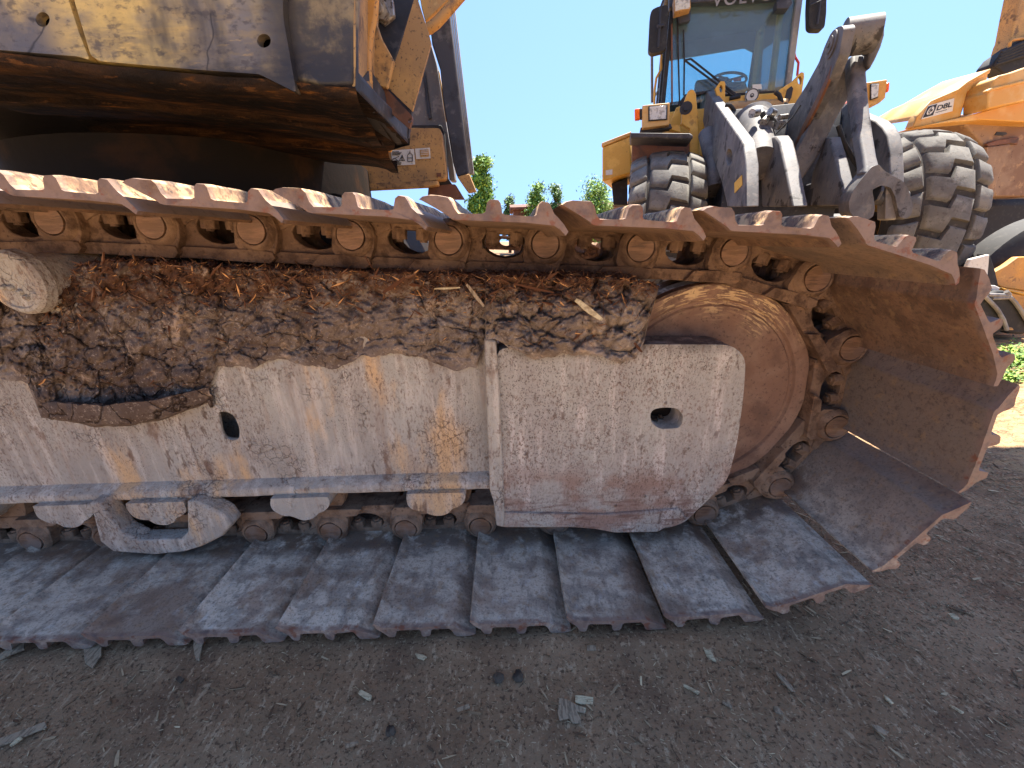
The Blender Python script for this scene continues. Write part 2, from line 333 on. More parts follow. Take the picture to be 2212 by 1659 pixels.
M['upface'] = mat('faded_worn_yellow_casting', sr(206, 172, 100), [
    ('noise', sr(216, 196, 142), 5, .36, .64, dict(st=(.7, 1, 1.6), amt=.6)),
    ('noise', sr(110, 104, 104), 2.3, .42, .60, dict(st=(1.4, 1, .8), amt=.92)),
    ('noise', sr(52, 50, 56), 3.0, .46, .66, dict(st=(1.2, 1, 1), amt=.95)),
    ('noise', sr(120, 104, 88), 22, .46, .66, dict(st=(.3, 1, 1.6), amt=.6, det=10)),
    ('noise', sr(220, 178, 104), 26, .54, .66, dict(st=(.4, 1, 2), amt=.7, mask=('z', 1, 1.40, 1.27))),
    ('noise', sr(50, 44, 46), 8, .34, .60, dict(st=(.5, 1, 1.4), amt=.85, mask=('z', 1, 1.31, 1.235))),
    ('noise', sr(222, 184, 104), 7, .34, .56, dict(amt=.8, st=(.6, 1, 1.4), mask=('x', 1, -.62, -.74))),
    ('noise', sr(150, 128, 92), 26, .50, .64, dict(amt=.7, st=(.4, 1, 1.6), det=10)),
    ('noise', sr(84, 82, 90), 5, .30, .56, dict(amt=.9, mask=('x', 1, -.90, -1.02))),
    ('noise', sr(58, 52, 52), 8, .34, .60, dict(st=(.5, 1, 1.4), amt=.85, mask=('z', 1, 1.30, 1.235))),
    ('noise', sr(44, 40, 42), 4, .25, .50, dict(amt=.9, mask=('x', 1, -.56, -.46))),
    ('noise', sr(150, 128, 90), 10, .48, .66, dict(amt=.75, mask=('x', 1, -.56, -.46))),
    ('noise', sr(70, 60, 56), 60, .52, .66, dict(st=(.6, 1, 1), amt=.65, det=10)),
    ('noise', sr(36, 34, 40), 1.6, .50, .62, dict(st=(1.6, 1, .7), amt=.85)),
    ('noise', sr(54, 46, 46), 7, .64, .67, dict(st=(.25, 1, 5), amt=.75, det=9)),
    ('crack', sr(44, 36, 34), 2.1, .006, 0, dict(amt=.8, mask=('noise', 2, .54, .57)))], .5, 0, [('noise', 5, .3, .02), ('noise', 30, .3, .004), ('noise', 90, .3, .002)], spec=.4)
M['upbot'] = mat('oily_orange_belly', sr(116, 72, 34), [
    ('noise', sr(64, 44, 28), 2.4, .30, .60, dict(st=(.5, 1.6, 1), amt=.95)),
    ('noise', sr(30, 23, 18), 3.0, .38, .60, dict(st=(.5, 3.0, 1), amt=.96)),
    ('noise', sr(176, 108, 38), 9, .60, .70, dict(st=(.35, 3.4, 1), amt=.7)),
    ('noise', sr(30, 22, 18), 24, .44, .60, dict(st=(.35, 2., 1), amt=.85)),
    ('noise', sr(130, 84, 44), 40, .58, .66, dict(st=(.4, 2, 1), amt=.6))], .75, 0, [('noise', 12, .6, .02), ('noise', 60, .5, .005)], spec=.2)
M['oily'] = mat('black_oily_steel', sr(34, 26, 20), [('noise', sr(70, 44, 24), 5, .5, .7, dict(st=(.4, 2, 1), amt=.7))], .7, 0, [('noise', 30, .3, .004)], spec=.2)
M['yellow'] = mat('worn_yellow_paint', sr(206, 146, 62), [
    ('noise', sr(176, 128, 74), 5, .45, .62, dict(amt=.7)), ('noise', sr(110, 76, 50), 14, .58, .66, dict(amt=.7)),
    ('noise', sr(84, 60, 46), 100, .6, .65, dict(amt=.7)), ('noise', sr(222, 178, 104), 30, .6, .7, dict(amt=.5))], .55, 0, [('noise', 60, .2, .002)])
M['yellowdirt'] = mat('dirty_yellow_paint', sr(186, 142, 84), [
    ('noise', sr(150, 116, 76), 5, .42, .6, dict(amt=.8)), ('noise', sr(92, 70, 52), 9, .56, .66, dict(amt=.8)),
    ('noise', sr(70, 56, 48), 90, .57, .63, dict(amt=.75))], .7, 0, [('noise', 60, .3, .002)])
M['brown'] = mat('brown_primer_steel', sr(112, 70, 46), [('noise', sr(140, 96, 66), 20, .5, .66, dict(amt=.7)), ('noise', sr(70, 48, 38), 10, .52, .64, dict(amt=.8))], .6, .1, [('noise', 60, .3, .002)])
M['dark'] = mat('dark_worn_paint', sr(54, 54, 60), [('noise', sr(96, 94, 92), 16, .56, .66, dict(amt=.7)), ('noise', sr(30, 28, 30), 7, .45, .6, dict(amt=.8))], .6, 0, [('noise', 60, .3, .002)])
M['black'] = mat('black_rubber', sr(34, 33, 34), [('noise', sr(66, 62, 58), 20, .5, .7, dict(amt=.6))], .75, 0, [('noise', 60, .3, .002)])
M['greyp'] = mat('grey_panel', sr(136, 132, 128), [('noise', sr(104, 98, 94), 6, .45, .6, dict(st=(1, 1, .4), amt=.8)), ('noise', sr(160, 150, 138), 20, .55, .65, dict(amt=.6))], .6, 0, [('noise', 60, .2, .002)])
M['arm'] = mat('dusty_grey_arm_paint', sr(108, 106, 106), [
    ('noise', sr(74, 71, 72), 3, .40, .60, dict(amt=.85)), ('noise', sr(128, 122, 114), 9, .52, .66, dict(amt=.7)), ('noise', sr(112, 104, 98), 30, .5, .66, dict(st=(1, 1, .3), amt=.6)),
    ('noise', sr(36, 30, 30), 7, .57, .64, dict(st=(1, 1, 1), amt=.9)), ('noise', sr(132, 92, 74), 9, .68, .72, dict(amt=.8)),
    ('noise', sr(70, 64, 62), 60, .6, .66, dict(amt=.7))], .7, 0, [('noise', 40, .25, .004)])
M['tyre'] = mat('dusty_tyre_rubber', sr(104, 101, 97), [
    ('noise', sr(128, 125, 118), 6, .42, .62, dict(amt=.8)), ('noise', sr(84, 80, 76), 14, .54, .66, dict(amt=.7)),
    ('noise', sr(70, 62, 54), 60, .6, .66, dict(amt=.6))], .9, 0, [('noise', 50, .4, .006)], spec=.2)
M['tyregap'] = mat('tyre_carcass_rubber', sr(74, 70, 66), [('noise', sr(52, 48, 46), 8, .45, .62, dict(amt=.8)), ('noise', sr(112, 104, 94), 16, .56, .68, dict(amt=.7))], .92, 0, [('noise', 50, .4, .006)], spec=.2)
M['lyellow'] = mat('loader_yellow', sr(206, 156, 62), [('noise', sr(232, 186, 92), 5, .5, .66, dict(amt=.6)), ('noise', sr(150, 104, 50), 8, .6, .7, dict(amt=.7)), ('noise', sr(90, 66, 44), 60, .64, .69, dict(amt=.6))], .45, 0, [('noise', 50, .15, .002)])
M['dyellow'] = mat('dozer_yellow', sr(204, 148, 66), [('noise', sr(210, 174, 116), 3, .45, .62, dict(amt=.7)), ('noise', sr(156, 112, 58), 7, .6, .7, dict(amt=.7)), ('noise', sr(110, 76, 46), 40, .64, .7, dict(amt=.6))], .5, 0, [('noise', 30, .15, .002)])
M['drust'] = mat('dozer_rusty_frame', sr(146, 118, 92), [('noise', sr(122, 90, 66), 3, .42, .6, dict(amt=.9)), ('noise', sr(176, 140, 100), 8, .56, .68, dict(amt=.7)), ('noise', sr(80, 54, 42), 14, .6, .68, dict(amt=.8))], .7, 0, [('noise', 30, .3, .003)])
M['lens'] = mat('lamp_lens', sr(206, 206, 200), [('noise', sr(160, 160, 156), 30, .5, .6)], .15)
M['amber'] = mat('amber_lens', sr(240, 100, 20), [('noise', sr(255, 140, 40), 40, .5, .6)], .2)
M['red'] = mat('red_paint', sr(180, 50, 40), [], .5)
M['white'] = mat('white_decal', sr(214, 208, 196), [('noise', sr(180, 170, 156), 60, .55, .66, dict(amt=.7))], .6)
M['ink'] = mat('black_ink', sr(36, 36, 42), [], .6)
M['sticker'] = mat('yellow_sticker', sr(220, 170, 60), [('noise', sr(120, 96, 60), 60, .6, .66)], .6)
M['intgrey'] = mat('cab_trim', sr(64, 66, 72), [('noise', sr(84, 86, 92), 6, .5, .65)], .8)
M['roof'] = mat('brown_roofing', sr(120, 76, 58), [('noise', sr(90, 56, 44), 4, .5, .6)], .8)
M['chrome'] = mat('bright_bolt_steel', sr(170, 165, 158), [('noise', sr(100, 90, 82), 60, .5, .62)], .4, .7)
def glass(name, col, op):
    m = bpy.data.materials.new(name); m.use_nodes = True; n = m.node_tree.nodes; L = m.node_tree.links; out = n['Material Output']
    n.remove(n['Principled BSDF']); t = n.new('ShaderNodeBsdfTransparent'); t.inputs[0].default_value = (*col, 1)
    g = n.new('ShaderNodeBsdfGlossy'); g.inputs['Roughness'].default_value = .05; g.inputs[0].default_value = (.9, .95, 1, 1)
    df = n.new('ShaderNodeBsdfDiffuse'); df.inputs[0].default_value = (.5, .55, .58, 1)
    fr = n.new('ShaderNodeFresnel'); fr.inputs[0].default_value = 1.5; a = n.new('ShaderNodeMixShader'); b = n.new('ShaderNodeMixShader')
    b.inputs[0].default_value = op; L.new(t.outputs[0], b.inputs[1]); L.new(df.outputs[0], b.inputs[2])
    L.new(fr.outputs[0], a.inputs[0]); L.new(b.outputs[0], a.inputs[1]); L.new(g.outputs[0], a.inputs[2]); L.new(a.outputs[0], out.inputs[0]); return m
M['glass'] = glass('tinted_cab_glass', (.74, .93, .95), .13)  # diffuse share paints a pale reflection haze over the tint

# ------------------------------------------------------------------ ground
def ground():
    def axis(lo, hi, fine, far):
        a = []; x = lo
        while x < hi: a.append(x); x += fine
        g = fine; x = hi
        while x < far: a.append(x); g *= 1.16; x += g
        a.append(far); g = fine; x = lo-fine
        while x > -far: a.insert(0, x); g *= 1.16; x -= g
        a.insert(0, -far); return a
    xs = axis(-1.6, 3.2, .02, 700); ys = axis(.2, 2.6, .02, 700)
    g = G(); vs = []
    for y in ys:
        for x in xs:
            h = 0
            if abs(x) < 12 and abs(y) < 12:
                h = .012*fb((x, y, 0), 1.3, 3) + .006*fb((x, y, 3), 9, 3)
                h = h
            if -2.5 < x < .62 and abs(y-.63) < .1: h += .012*math.exp(-((y-.632)/.028)**2)*(.6+noise.noise(V((x*9, y*9, 2))))
            vs.append((x, y, h+.010))
    nx = len(xs); fs = [(j*nx+i, j*nx+i+1, (j+1)*nx+i+1, (j+1)*nx+i) for j in range(len(ys)-1) for i in range(nx-1)]
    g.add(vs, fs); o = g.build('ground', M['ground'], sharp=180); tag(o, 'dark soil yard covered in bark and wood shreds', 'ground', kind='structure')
ground()

def chip(g, p, L_, W, T, a, tilt=.15, bend=0):
    M_ = Matrix.Rotation(a, 3, 'Z') @ Matrix.Rotation(random.uniform(-tilt, tilt), 3, 'Y') @ Matrix.Rotation(random.uniform(-tilt, tilt), 3, 'X')
    e = random.uniform(.3, 1.)
    q = [(-L_/2, -W/2*e, 0), (-L_*.1, -W/2, bend), (L_/2, -W/2*e*.7, 0), (L_/2*1.05, W/2*.2, 0), (L_*.12, W/2, bend), (-L_/2*.95, W/2*e, 0)]
    n = 6; vs = [V(p)+M_@V((x, y, z)) for x, y, z in q]+[V(p)+M_@V((x*.97, y*.95, z+T)) for x, y, z in q]
    g.add(vs, [tuple(reversed(range(6))), tuple(range(6, 12))]+[(i, (i+1) % 6, 6+(i+1) % 6, 6+i) for i in range(6)])
def scatter_ground():
    g = G(); rr = random.Random(3)
    for k in range(34000):
        if k < 26000: x = rr.uniform(-1.1, 1.9); y = rr.uniform(.36, 1.5)**1.0
        elif k < 31000: x = rr.uniform(.8, 3.4); y = rr.uniform(.4, 2.6)
        else: x = rr.uniform(1.5, 6.5); y = rr.uniform(1.2, 6)
        big = rr.random()
        s = 1 if k < 26000 else (1.6 if k < 31000 else 3)
        L_ = s*(rr.uniform(.003, .010) if big < .94 else rr.uniform(.010, .030)); W = max(.0010, L_*rr.uniform(.07, .25))
        chip(g, (x, y, .015+.012*fb((x, y, 0), 1.3, 3)+.006*fb((x, y, 3), 9, 3)*.6+rr.uniform(-.004, .003) - .003), L_, W, min(.002, W)*.6, rr.uniform(0, 2*pi) if rr.random() < .6 else rr.gauss(2.4, .4), .35)
    o = g.build('wood_shreds', M['chips']); tag(o, 'small bark and wood shreds strewn over the soil', 'wood shreds', kind='stuff')
scatter_ground()

# ------------------------------------------------------------------ foreground excavator
EXC = thing('crawler_excavator', (-1.4, 2.35, 0), 'large worn yellow crawler excavator with muddy steel tracks filling the foreground', 'excavator')
PINS = [(-.992,.937),(-.777,.922),(-.562,.904),(-.346,.886),(-.129,.870),(.088,.856),(.303,.842),(.518,.826),(.722,.763),(.851,.589),(.866,.372),(.752,.187),(.548,.101),(.332,.085)]
while PINS[-1][0] > -3.2: PINS.append((PINS[-1][0]-.2175, .085))
bx, bz = PINS[-1]
for k in range(1, 7): a = -pi/2 - k*pi/6; PINS.append((bx + .40*cos(a), .49+.405*sin(a)))
tx = PINS[-1][0]; lp = [(-.992-.216*k, .937+.004*min(k, 3)-.006*max(0, k-4)) for k in range(1, 40)]
lp = [p for p in lp if p[0] > tx+.12]; PINS += list(reversed(lp))
NP = len(PINS); YC = 1.05
PROF = [(-.1135,.0595),(-.108,.0635),(-.098,.0665),(-.086,.0670),(-.070,.066),(-.0645,.060),(-.060,.048),(-.054,.0415),(-.018,.0405),(-.013,.045),(-.0105,.060),(-.006,.064),(.006,.064),(.0095,.060),(.012,.045),(.017,.0405),(.060,.0395),(.065,.044),(.0685,.059),(.073,.063),(.083,.062),(.087,.056),(.092,.047),(.100,.038),(.108,.030),(.1155,.020),(.112,.0145),(.103,.022),(.093,.0275),(.05,.0305),(-.060,.0305),(-.0655,.032),(-.069,.035),(-.090,.0485),(-.108,.0572)]
def shoe_mesh(seed):
    g = G(); ys = [-.395, -.392, -.38] + [-.36+.72*i/16 for i in range(17)] + [.38, .392, .395]; n = len(PROF); vs = []
    cx = sum(p[0] for p in PROF)/n
    for j, y in enumerate(ys):
        k = 0 if 0 < j < len(ys)-1 else 1
        for (s_, q) in PROF:
            w = .0012*fb((s_*1.0, y*1.3, seed*5.1), 14, 3); wz = .0013*fb((s_, y, seed*3.3+9), 30, 3)
            if q > .055: q2 = q + min(0, .004*fb((s_*3, y, seed), 9, 2)) + wz*.7
            else: q2 = q+wz*.6
            edge = min(1, (.395-abs(y))/.012)
            sh = .0025*(1-edge)
            q3 = q2 - sh*.7 if q > .0405 else q2 + sh*.3
            vs.append((s_+w*.7, y+(.003*fb((s_*6, 0, seed), 6, 3) if abs(y) > .38 else 0), q3))
    m = len(ys)
    g.add(vs, [(j*n+i, (j+1)*n+i, (j+1)*n+(i+1) % n, j*n+(i+1) % n) for j in range(m-1) for i in range(n)])
    g.add(vs, [tuple(range(n)), tuple((m-1)*n+i for i in reversed(range(n)))])
    return g
def link_mesh():
    # local: x along the chain, z outwards, y = across; outer face looks to -y
    g = G()
    P = lambda pts, y: [V((a, y, b)) for a, b in pts]
    out = [(-.088,-.060),(.128,-.060),(.136,-.050),(.150,-.020),(.152,0),(.148,.018),(.138,.030),(.12,.034),(.07,.036),(-.07,.036),(-.080,.028),(-.070,.010),(-.066,-.010),(-.072,-.035),(-.082,-.048)]
    hole = [(-.030,.014),(-.038,.002),(-.034,-.012),(-.022,-.024),(-.004,-.032),(.018,-.035),(.040,-.032),(.054,-.024),(.064,-.010),(.066,.004),(.060,.014),(.052,.019),(-.022,.019)]
    g.prism(P(out, .0), (0, .042, 0), [P(hole, .0)])
    # rail: wide lip on the roller side
    rl = [(-.080,-.069),(.124,-.069),(.130,-.060),(.126,-.043),(-.064,-.043),(-.080,-.054)]
    g.prism(P(rl, -.012), (0, .066, 0))
    # raised eye round the pin, cast into the rail end, then the inner strap to the neighbour
    lug = [(.060,-.010),(.068,.022),(.082,.038),(.140,.038),(.152,.022),(.158,0),(.154,-.026),(.144,-.048),(.134,-.060),(.080,-.060),(.066,-.046),(.058,-.030)]
    g.prism(P(lug, -.022), (0, .048, 0))
    g.lathe((.108, -.022, 0), (0, 1, 0), [(.0, .047), (-.007, .043), (-.013, .037), (-.014, .033), (-.010, .0310), (-.002, .030)], 32)
    rd = [(.010,-.069),(.134,-.069),(.146,-.058),(.142,-.044),(.100,-.040),(.030,-.044)]
    g.prism(P(rd, -.026), (0, .06, 0))
    strap = [(-.150,-.028),(-.135,-.046),(-.080,-.052),(-.060,-.030),(-.060,.020),(-.080,.034),(-.135,.034),(-.150,.020),(-.156,-.004)]
    g.prism(P(strap, .032), (0, .028, 0))
    # cast web beside the hole
    g.prism(P([(-.066,.036),(-.030,.036),(-.026,.018),(-.046,.010),(-.062,.0),(-.070,-.02),(-.078,.02)], -.006), (0, .02, 0))
    g.warp(lambda p: p + V((.0016*fb(p, 40, 3), .0022*fb(p+V((3, 0, 0)), 30, 3), .0016*fb(p+V((0, 7, 0)), 40, 3))))
    return g
M['lip_tone'] = mat('worn_lit_shaded_lip', sr(150, 132, 120), [('noise', sr(122, 102, 90), 12, .44, .66, dict(st=(1, .4, 1), amt=.5)), ('noise', sr(168, 152, 142), 40, .50, .68, dict(st=(1, .3, 1), amt=.5)), ('noise', sr(100, 82, 72), 90, .54, .68, dict(amt=.4)),
    ('noise', sr(64, 54, 46), 10, .15, .5, dict(amt=.9, mask=('z', 1, .26, .12)))], .55, .2, [('noise', 60, .3, .002)])  # worn lip band painted paler as if lit, lower seams darkened like shade
def mk(g, name, m, bev=0, sharp=38):
    o = g.build(name, m, None, bev, 2, sharp=sharp); return o
shoes = [mk(shoe_mesh(k), 'track_shoe', M['shoe'], 0, 50) for k in range(4)]
for o_ in shoes:
    o_.data.materials.append(M['lip_tone'])
    for p_ in o_.data.polygons:
        if abs(p_.normal.y) < .5 and p_.normal.z < 0 and (p_.center.x < -.0655 and p_.center.z < .057 or p_.center.x > .096): p_.material_index = 1
link0 = mk(link_mesh(), 'track_link', M['link'], .0035)
pin0 = mk(G().cyl((0, -.036, 0), (0, .19, 0), .0295, n=28).cyl((0, .05, 0), (0, .12, 0), .034, n=20), 'track_pin', M['pin'], .003)
nuts = []
for s_ in (-.012, .044):
    nutg = G(); nutg.prism([V((s_+.0185*cos(pi/6+k*pi/3), .012+.0185*sin(pi/6+k*pi/3), -.003)) for k in range(6)], (0, 0, .026)); nutg.cyl((s_, .012, -.008), (s_, .012, .0), .009, n=12)
    nuts.append(mk(nutg, 'shoe_bolt', M['link'], .002))
protos = shoes+[link0, pin0]+nuts
def seg_matrix(i, y):
    (x0, z0), (x1, z1) = PINS[i], PINS[(i+1) % NP]
    t = V((x1-x0, 0, z1-z0)).normalized(); nrm = V((-t.z, 0, t.x))
    return Matrix(((t.x, 0, nrm.x, (x0+x1)/2), (0, 1, 0, y), (t.z, 0, nrm.z, (z0+z1)/2), (0, 0, 0, 1)))
EI = Matrix.Translation(V((1.4, -2.35, 0)))
def cp(src, parent, mtx):
    o = src.copy(); C.objects.link(o); o.parent = parent; o.matrix_basis = mtx; return o
used = set()
for i in range(NP):
    for side, yc in ((0, YC), (1, YC+2.6)):
        if side and (i % 1): continue
        mt = EI @ seg_matrix(i, yc)
        s_ = cp(shoes[(i*7+side) % 4], EXC, mt)
        for sg in ((1, -1) if side == 0 else (1,)):
            ml = EI @ seg_matrix(i, yc) @ (Matrix.Translation(V((0, -.072*sg, 0))) @ Matrix.Diagonal(V((1, sg, 1, 1))))
            l_ = cp(link0, EXC, ml)
            if sg == 1 and side == 0:
                [cp(q_, l_, Matrix.Identity(4)) for q_ in nuts]; cp(pin0, l_, Matrix.Translation(V((.108, 0, 0))))
for p_ in protos: bpy.data.objects.remove(p_)

# idler wheel
ICX, ICZ = .508, .462
g = G(); Yf = .985
prof = [(.004, 0), (.004, .236), (.009, .241), (.009, .249), (.002, .253), (.0, .258), (.0, .286), (.005, .291), (.030, .292), (.034, .300), (.10, .300), (.104, .292), (.12, .292)]
g.lathe((ICX, Yf, ICZ), (0, 1, 0), prof, 96)
g.build('idler_wheel', M['idlerworn'], EXC, sharp=22)
g = G().lathe((ICX, Yf, ICZ), (0, 1, 0), [(.0305, .293), (.035, .3025), (.10, .3025), (.1045, .293)], 96); g.build('idler_tread', M['polish'], EXC)

# track frame: long box with lower ledge
def frame():
    g = G(); X0, X1 = -3.1, -.045
    Yw = .948
    hp = rnd([(470, 892), (484, 889), (503, 897), (516, 925), (515, 950), (486, 948), (478, 935)], 8, 3)
    wall = [V((X0, Yw, .262)), V((X1, Yw, .262)), V((X1, Yw, .66)), V((X0, Yw, .66))]
    g.prism(wall, (0, .014, 0), [[atY(x, y, Yw) for x, y in hp]])
    g.hexa([(X0, .95, .66), (X1, .95, .66), (X1, 1.12, .765), (X0, 1.12, .765)], [(X0, .95, .645), (X1, .95, .645), (X1, 1.12, .75), (X0, 1.12, .75)])
    g.hexa([(X0, Yw+.10, .26), (X1, Yw+.10, .26), (X1, Yw+.10, .7), (X0, Yw+.10, .7)], [(X0, 1.16, .26), (X1, 1.16, .26), (X1, 1.16, .75), (X0, 1.16, .75)])
    o = g.build('frame_side', M['frame'], EXC, .004)
    led = G(); n = 120; vs = []
    pr = [(.918, .233), (.916, .238), (.917, .252), (.922, .258), (.950, .270), (.96, .262), (.96, .233)]
    for i in range(n+1):
        x = X0+(X1-X0)*i/n
        for (y, z) in pr: vs.append((x, y+.0025*fb((x, y, z), 20, 3), z+.002*fb((x, y+4, z), 18, 3)))
    m = len(pr); led.add(vs, [(i*m+k, (i+1)*m+k, (i+1)*m+(k+1) % m, i*m+(k+1) % m) for i in range(n) for k in range(m)]); led.add(vs, [tuple(range(m)), tuple(n*m+k for k in reversed(range(m)))])
    led.build('frame_ledge', M['frame'], EXC)
    g = G(); g.box((-1.7, 1.06, .45), (2.6, .02, .35)); g.build('frame_inner_wall', M['dark'], EXC)
frame()
# yoke plate in front of the idler
Yy = .898
yk = rnd([(1072, 752), (1180, 748), (1400, 744), (1580, 744), (1612, 772), (1606, 860), (1592, 960), (1572, 1040), (1500, 1108), (1478, 1130), (1440, 1142), (1330, 1146), (1200, 1136), (1084, 1134)], 26, 4)
yp = [atY(x, y, Yy) for x, y in yk]; yh = rnd([(1404, 895), (1412, 884), (1434, 880), (1462, 882), (1476, 896), (1474, 914), (1466, 925), (1426, 927), (1408, 915)], 8, 3)
hp = [atY(x, y, Yy) for x, y in yh]
g = G(); g.prism([p for p in yp], (0, .11, 0), [hp]); g.build('idler_yoke', M['yoke'], EXC, .022, 5)
g = G(); rb = [V((atY(x, y, Yy-.012).x, Yy-.012, atY(x, y, Yy-.012).z)) for x, y in [(1046, 732), (1071, 736), (1080, 850), (1086, 1000), (1090, 1120), (1088, 1140), (1072, 1136), (1066, 1085), (1058, 1060), (1056, 1000), (1050, 850)]]
g.prism(rb, (0, .06, 0)); g.build('yoke_rib', M['frame'], EXC, .004)
g = G(); q = dirY([(1084, 1108), (1300, 1112), (1470, 1100), (1486, 1124), (1440, 1140), (1424, 1150), (1330, 1152), (1270, 1141), (1085, 1141)], Yy-.008); g.prism(q, (0, .05, 0)); g.build('yoke_foot', M['yoke'], EXC, .006, 3)
g = G(); g.prism([atY(x, y, .972) for x, y in ((1385, 865), (1495, 862), (1498, 945), (1390, 945))], (0, .006, 0)); g.build('yoke_slot_shade', M['oily'], EXC)  # dark sheet behind the slot, standing in for the shade of its depth
# caked rubble seen in the yoke slot
g = G()
for k in range(16):
    c = atY(random.uniform(1408, 1472), random.uniform(900, 926), .945+random.uniform(0, .02)); 
    vs = [c+V((random.uniform(-1, 1), random.uniform(-1, 1), random.uniform(-1, 1)))*.010 for _ in range(8)]
    bm = bmesh.new(); [bm.verts.new(p) for p in vs]; r_ = bmesh.ops.convex_hull(bm, input=bm.verts); bm.verts.index_update(); bm.verts.ensure_lookup_table()
    g.add([v.co.copy() for v in bm.verts], [tuple(v.index for v in f.verts) for f in bm.faces]); bm.free()
g.build('slot_rubble', M['stone'], EXC)

# carrier roller at the left, tilted a little with its bracket
g = G(); c = V((-1.035, .865, .812)); ax = V((.10, 1, .03)).normalized()
g.lathe(c, ax, [(.0, 0), (.0, .05), (-.004, .053), (-.003, .060), (.004, .066), (.024, .067), (.030, .060), (.06, .056), (.16, .056), (.17, 0)], 48)
for a, b_, r in ((-.030, .026, .010), (.038, -.030, .012), (-.022, -.008, .007), (-.008, -.010, .007), (.008, -.018, .007), (.016, -.03, .007)):
    g.lathe(c+V((a, -.004, b_)), ax, [(-.004, 0), (-.002, r*.7), (.004, r)], 10)
g.warp(lambda p: p+V((0, .0015*fb(p, 22, 3), .0008*fb(p+V((1, 2, 3)), 30, 3))))
g.build('carrier_roller', M['frame'], EXC, sharp=24)
g = G(); g.hexa([(-1.06, .95, .66), (-.96, .95, .66), (-.96, .91, .76), (-1.05, .91, .77)], [(-1.06, 1.0, .66), (-.96, 1.0, .66), (-.96, 1.0, .80), (-1.05, 1.0, .80)]); g.build('roller_bracket', M['frame'], EXC, .01, 3)

# bottom rollers
def roller(X, cap=True):
    c = V((X, .93, .205))
    g = G(); g.lathe(c, (0, 1, 0), [(.04, .02), (.04, .092), (.06, .094), (.062, .078), (.15, .076), (.17, .092), (.19, .02)], 40); r = g.build('bottom_roller', M['link'], EXC)
    g = G(); Yc = .90
    pts = []
    for k in range(41):
        t = k/40; a = pi + pi*t; rr = .062+.010*abs(sin(3*a*.95+.4))
        pts.append(V((X+rr*1.18*cos(a), Yc, .235+rr*1.02*sin(a))))
    g.prism(pts, (0, .08, 0)); g.warp(lambda p: p+V((.002*fb(p, 30, 2), .002*fb(p, 25, 3), .002*fb(p, 33, 2))))
    g.build('roller_cap', M['frame'], r, .008, 3)
for X in (-1.50, -1.215, -.965, -.58, -.215): roller(X)
# roller guard: dished tray with two uprights
g = G()
g.prism(dirY([(190, 1085), (214, 1085), (260, 1150), (300, 1168), (390, 1165), (403, 1150), (403, 1082), (424, 1082), (450, 1096), (482, 1112), (500, 1135), (480, 1160), (440, 1180), (400, 1192), (330, 1200), (240, 1192), (214, 1170), (200, 1120)], .885), (0, .05, 0))
g.warp(lambda p: p+V((0, .004*fb(p, 14, 3), .002*fb(p, 20, 3))))
g.build('roller_guard', M['frame'], EXC, .007, 3)
# curved step lip on the frame
def lip():
    g = G(); n = 60; vs = []; 
    for i in range(n+1):
        t = i/n; x = 90+370*t; yb = 896+28*sin(pi*min(1, t*1.05))**.8 - 30*t**3 if t < .97 else 880
        yt = yb - 24 - 26*sin(pi*t)**.7
        out = .948 - .060*sin(pi*(.08+.9*t))**.6
        pb = atY(x, yb, .944); a = atY(x, yb-4, out+.004); b_ = atY(x, yt, out); c = atY(x, yt-3, out+.010); d = atY(x, yt+14, .946)
        ps = [pb, a, b_, c, d]
        vs += [p+V((.0, .006*fb(p, 26, 4) if p.y < .94 else 0, .007*fb(p+V((0, 3, 0)), 16, 4))) for p in ps]
    m = 5; g.add(vs, [(i*m+k, (i+1)*m+k, (i+1)*m+k+1, i*m+k+1) for i in range(n) for k in range(m-1)]); g.build('step_lip', M['mud'], EXC, sharp=80)
lip()

# machinery under the house between the tracks, drive sprocket
g = G(); g.hexa([(-2.6, 1.5, .42), (-.35, 1.5, .42), (-.35, 3.2, .42), (-2.6, 3.2, .42)], [(-2.4, 1.6, 1.05), (-.6, 1.6, 1.05), (-.6, 3.1, 1.05), (-2.4, 3.1, 1.05)]); g.cyl((-1.5, 2.35, 1.0), (-1.5, 2.35, 1.26), .75, n=48); g.build('carbody', M['oily'], EXC, .03)
g = G(); g.cyl((bx, .99, .49), (bx, 1.11, .49), .33, n=40); g.box((bx, 1.2, .49), (.4, .3, .4)); g.build('drive_sprocket', M['brown'], EXC, .01)
g = G(); g.hexa([(-3.0, 3.58, .25), (.5, 3.58, .25), (.5, 3.58, .7), (-3.0, 3.58, .7)], [(-3.0, 3.75, .25), (.5, 3.75, .25), (.5, 3.75, .7), (-3, 3.75, .7)]); g.cyl((ICX, 3.6, ICZ), (ICX, 3.7, ICZ), .30, n=40); g.build('far_track_frame', M['brown'], EXC, .01)

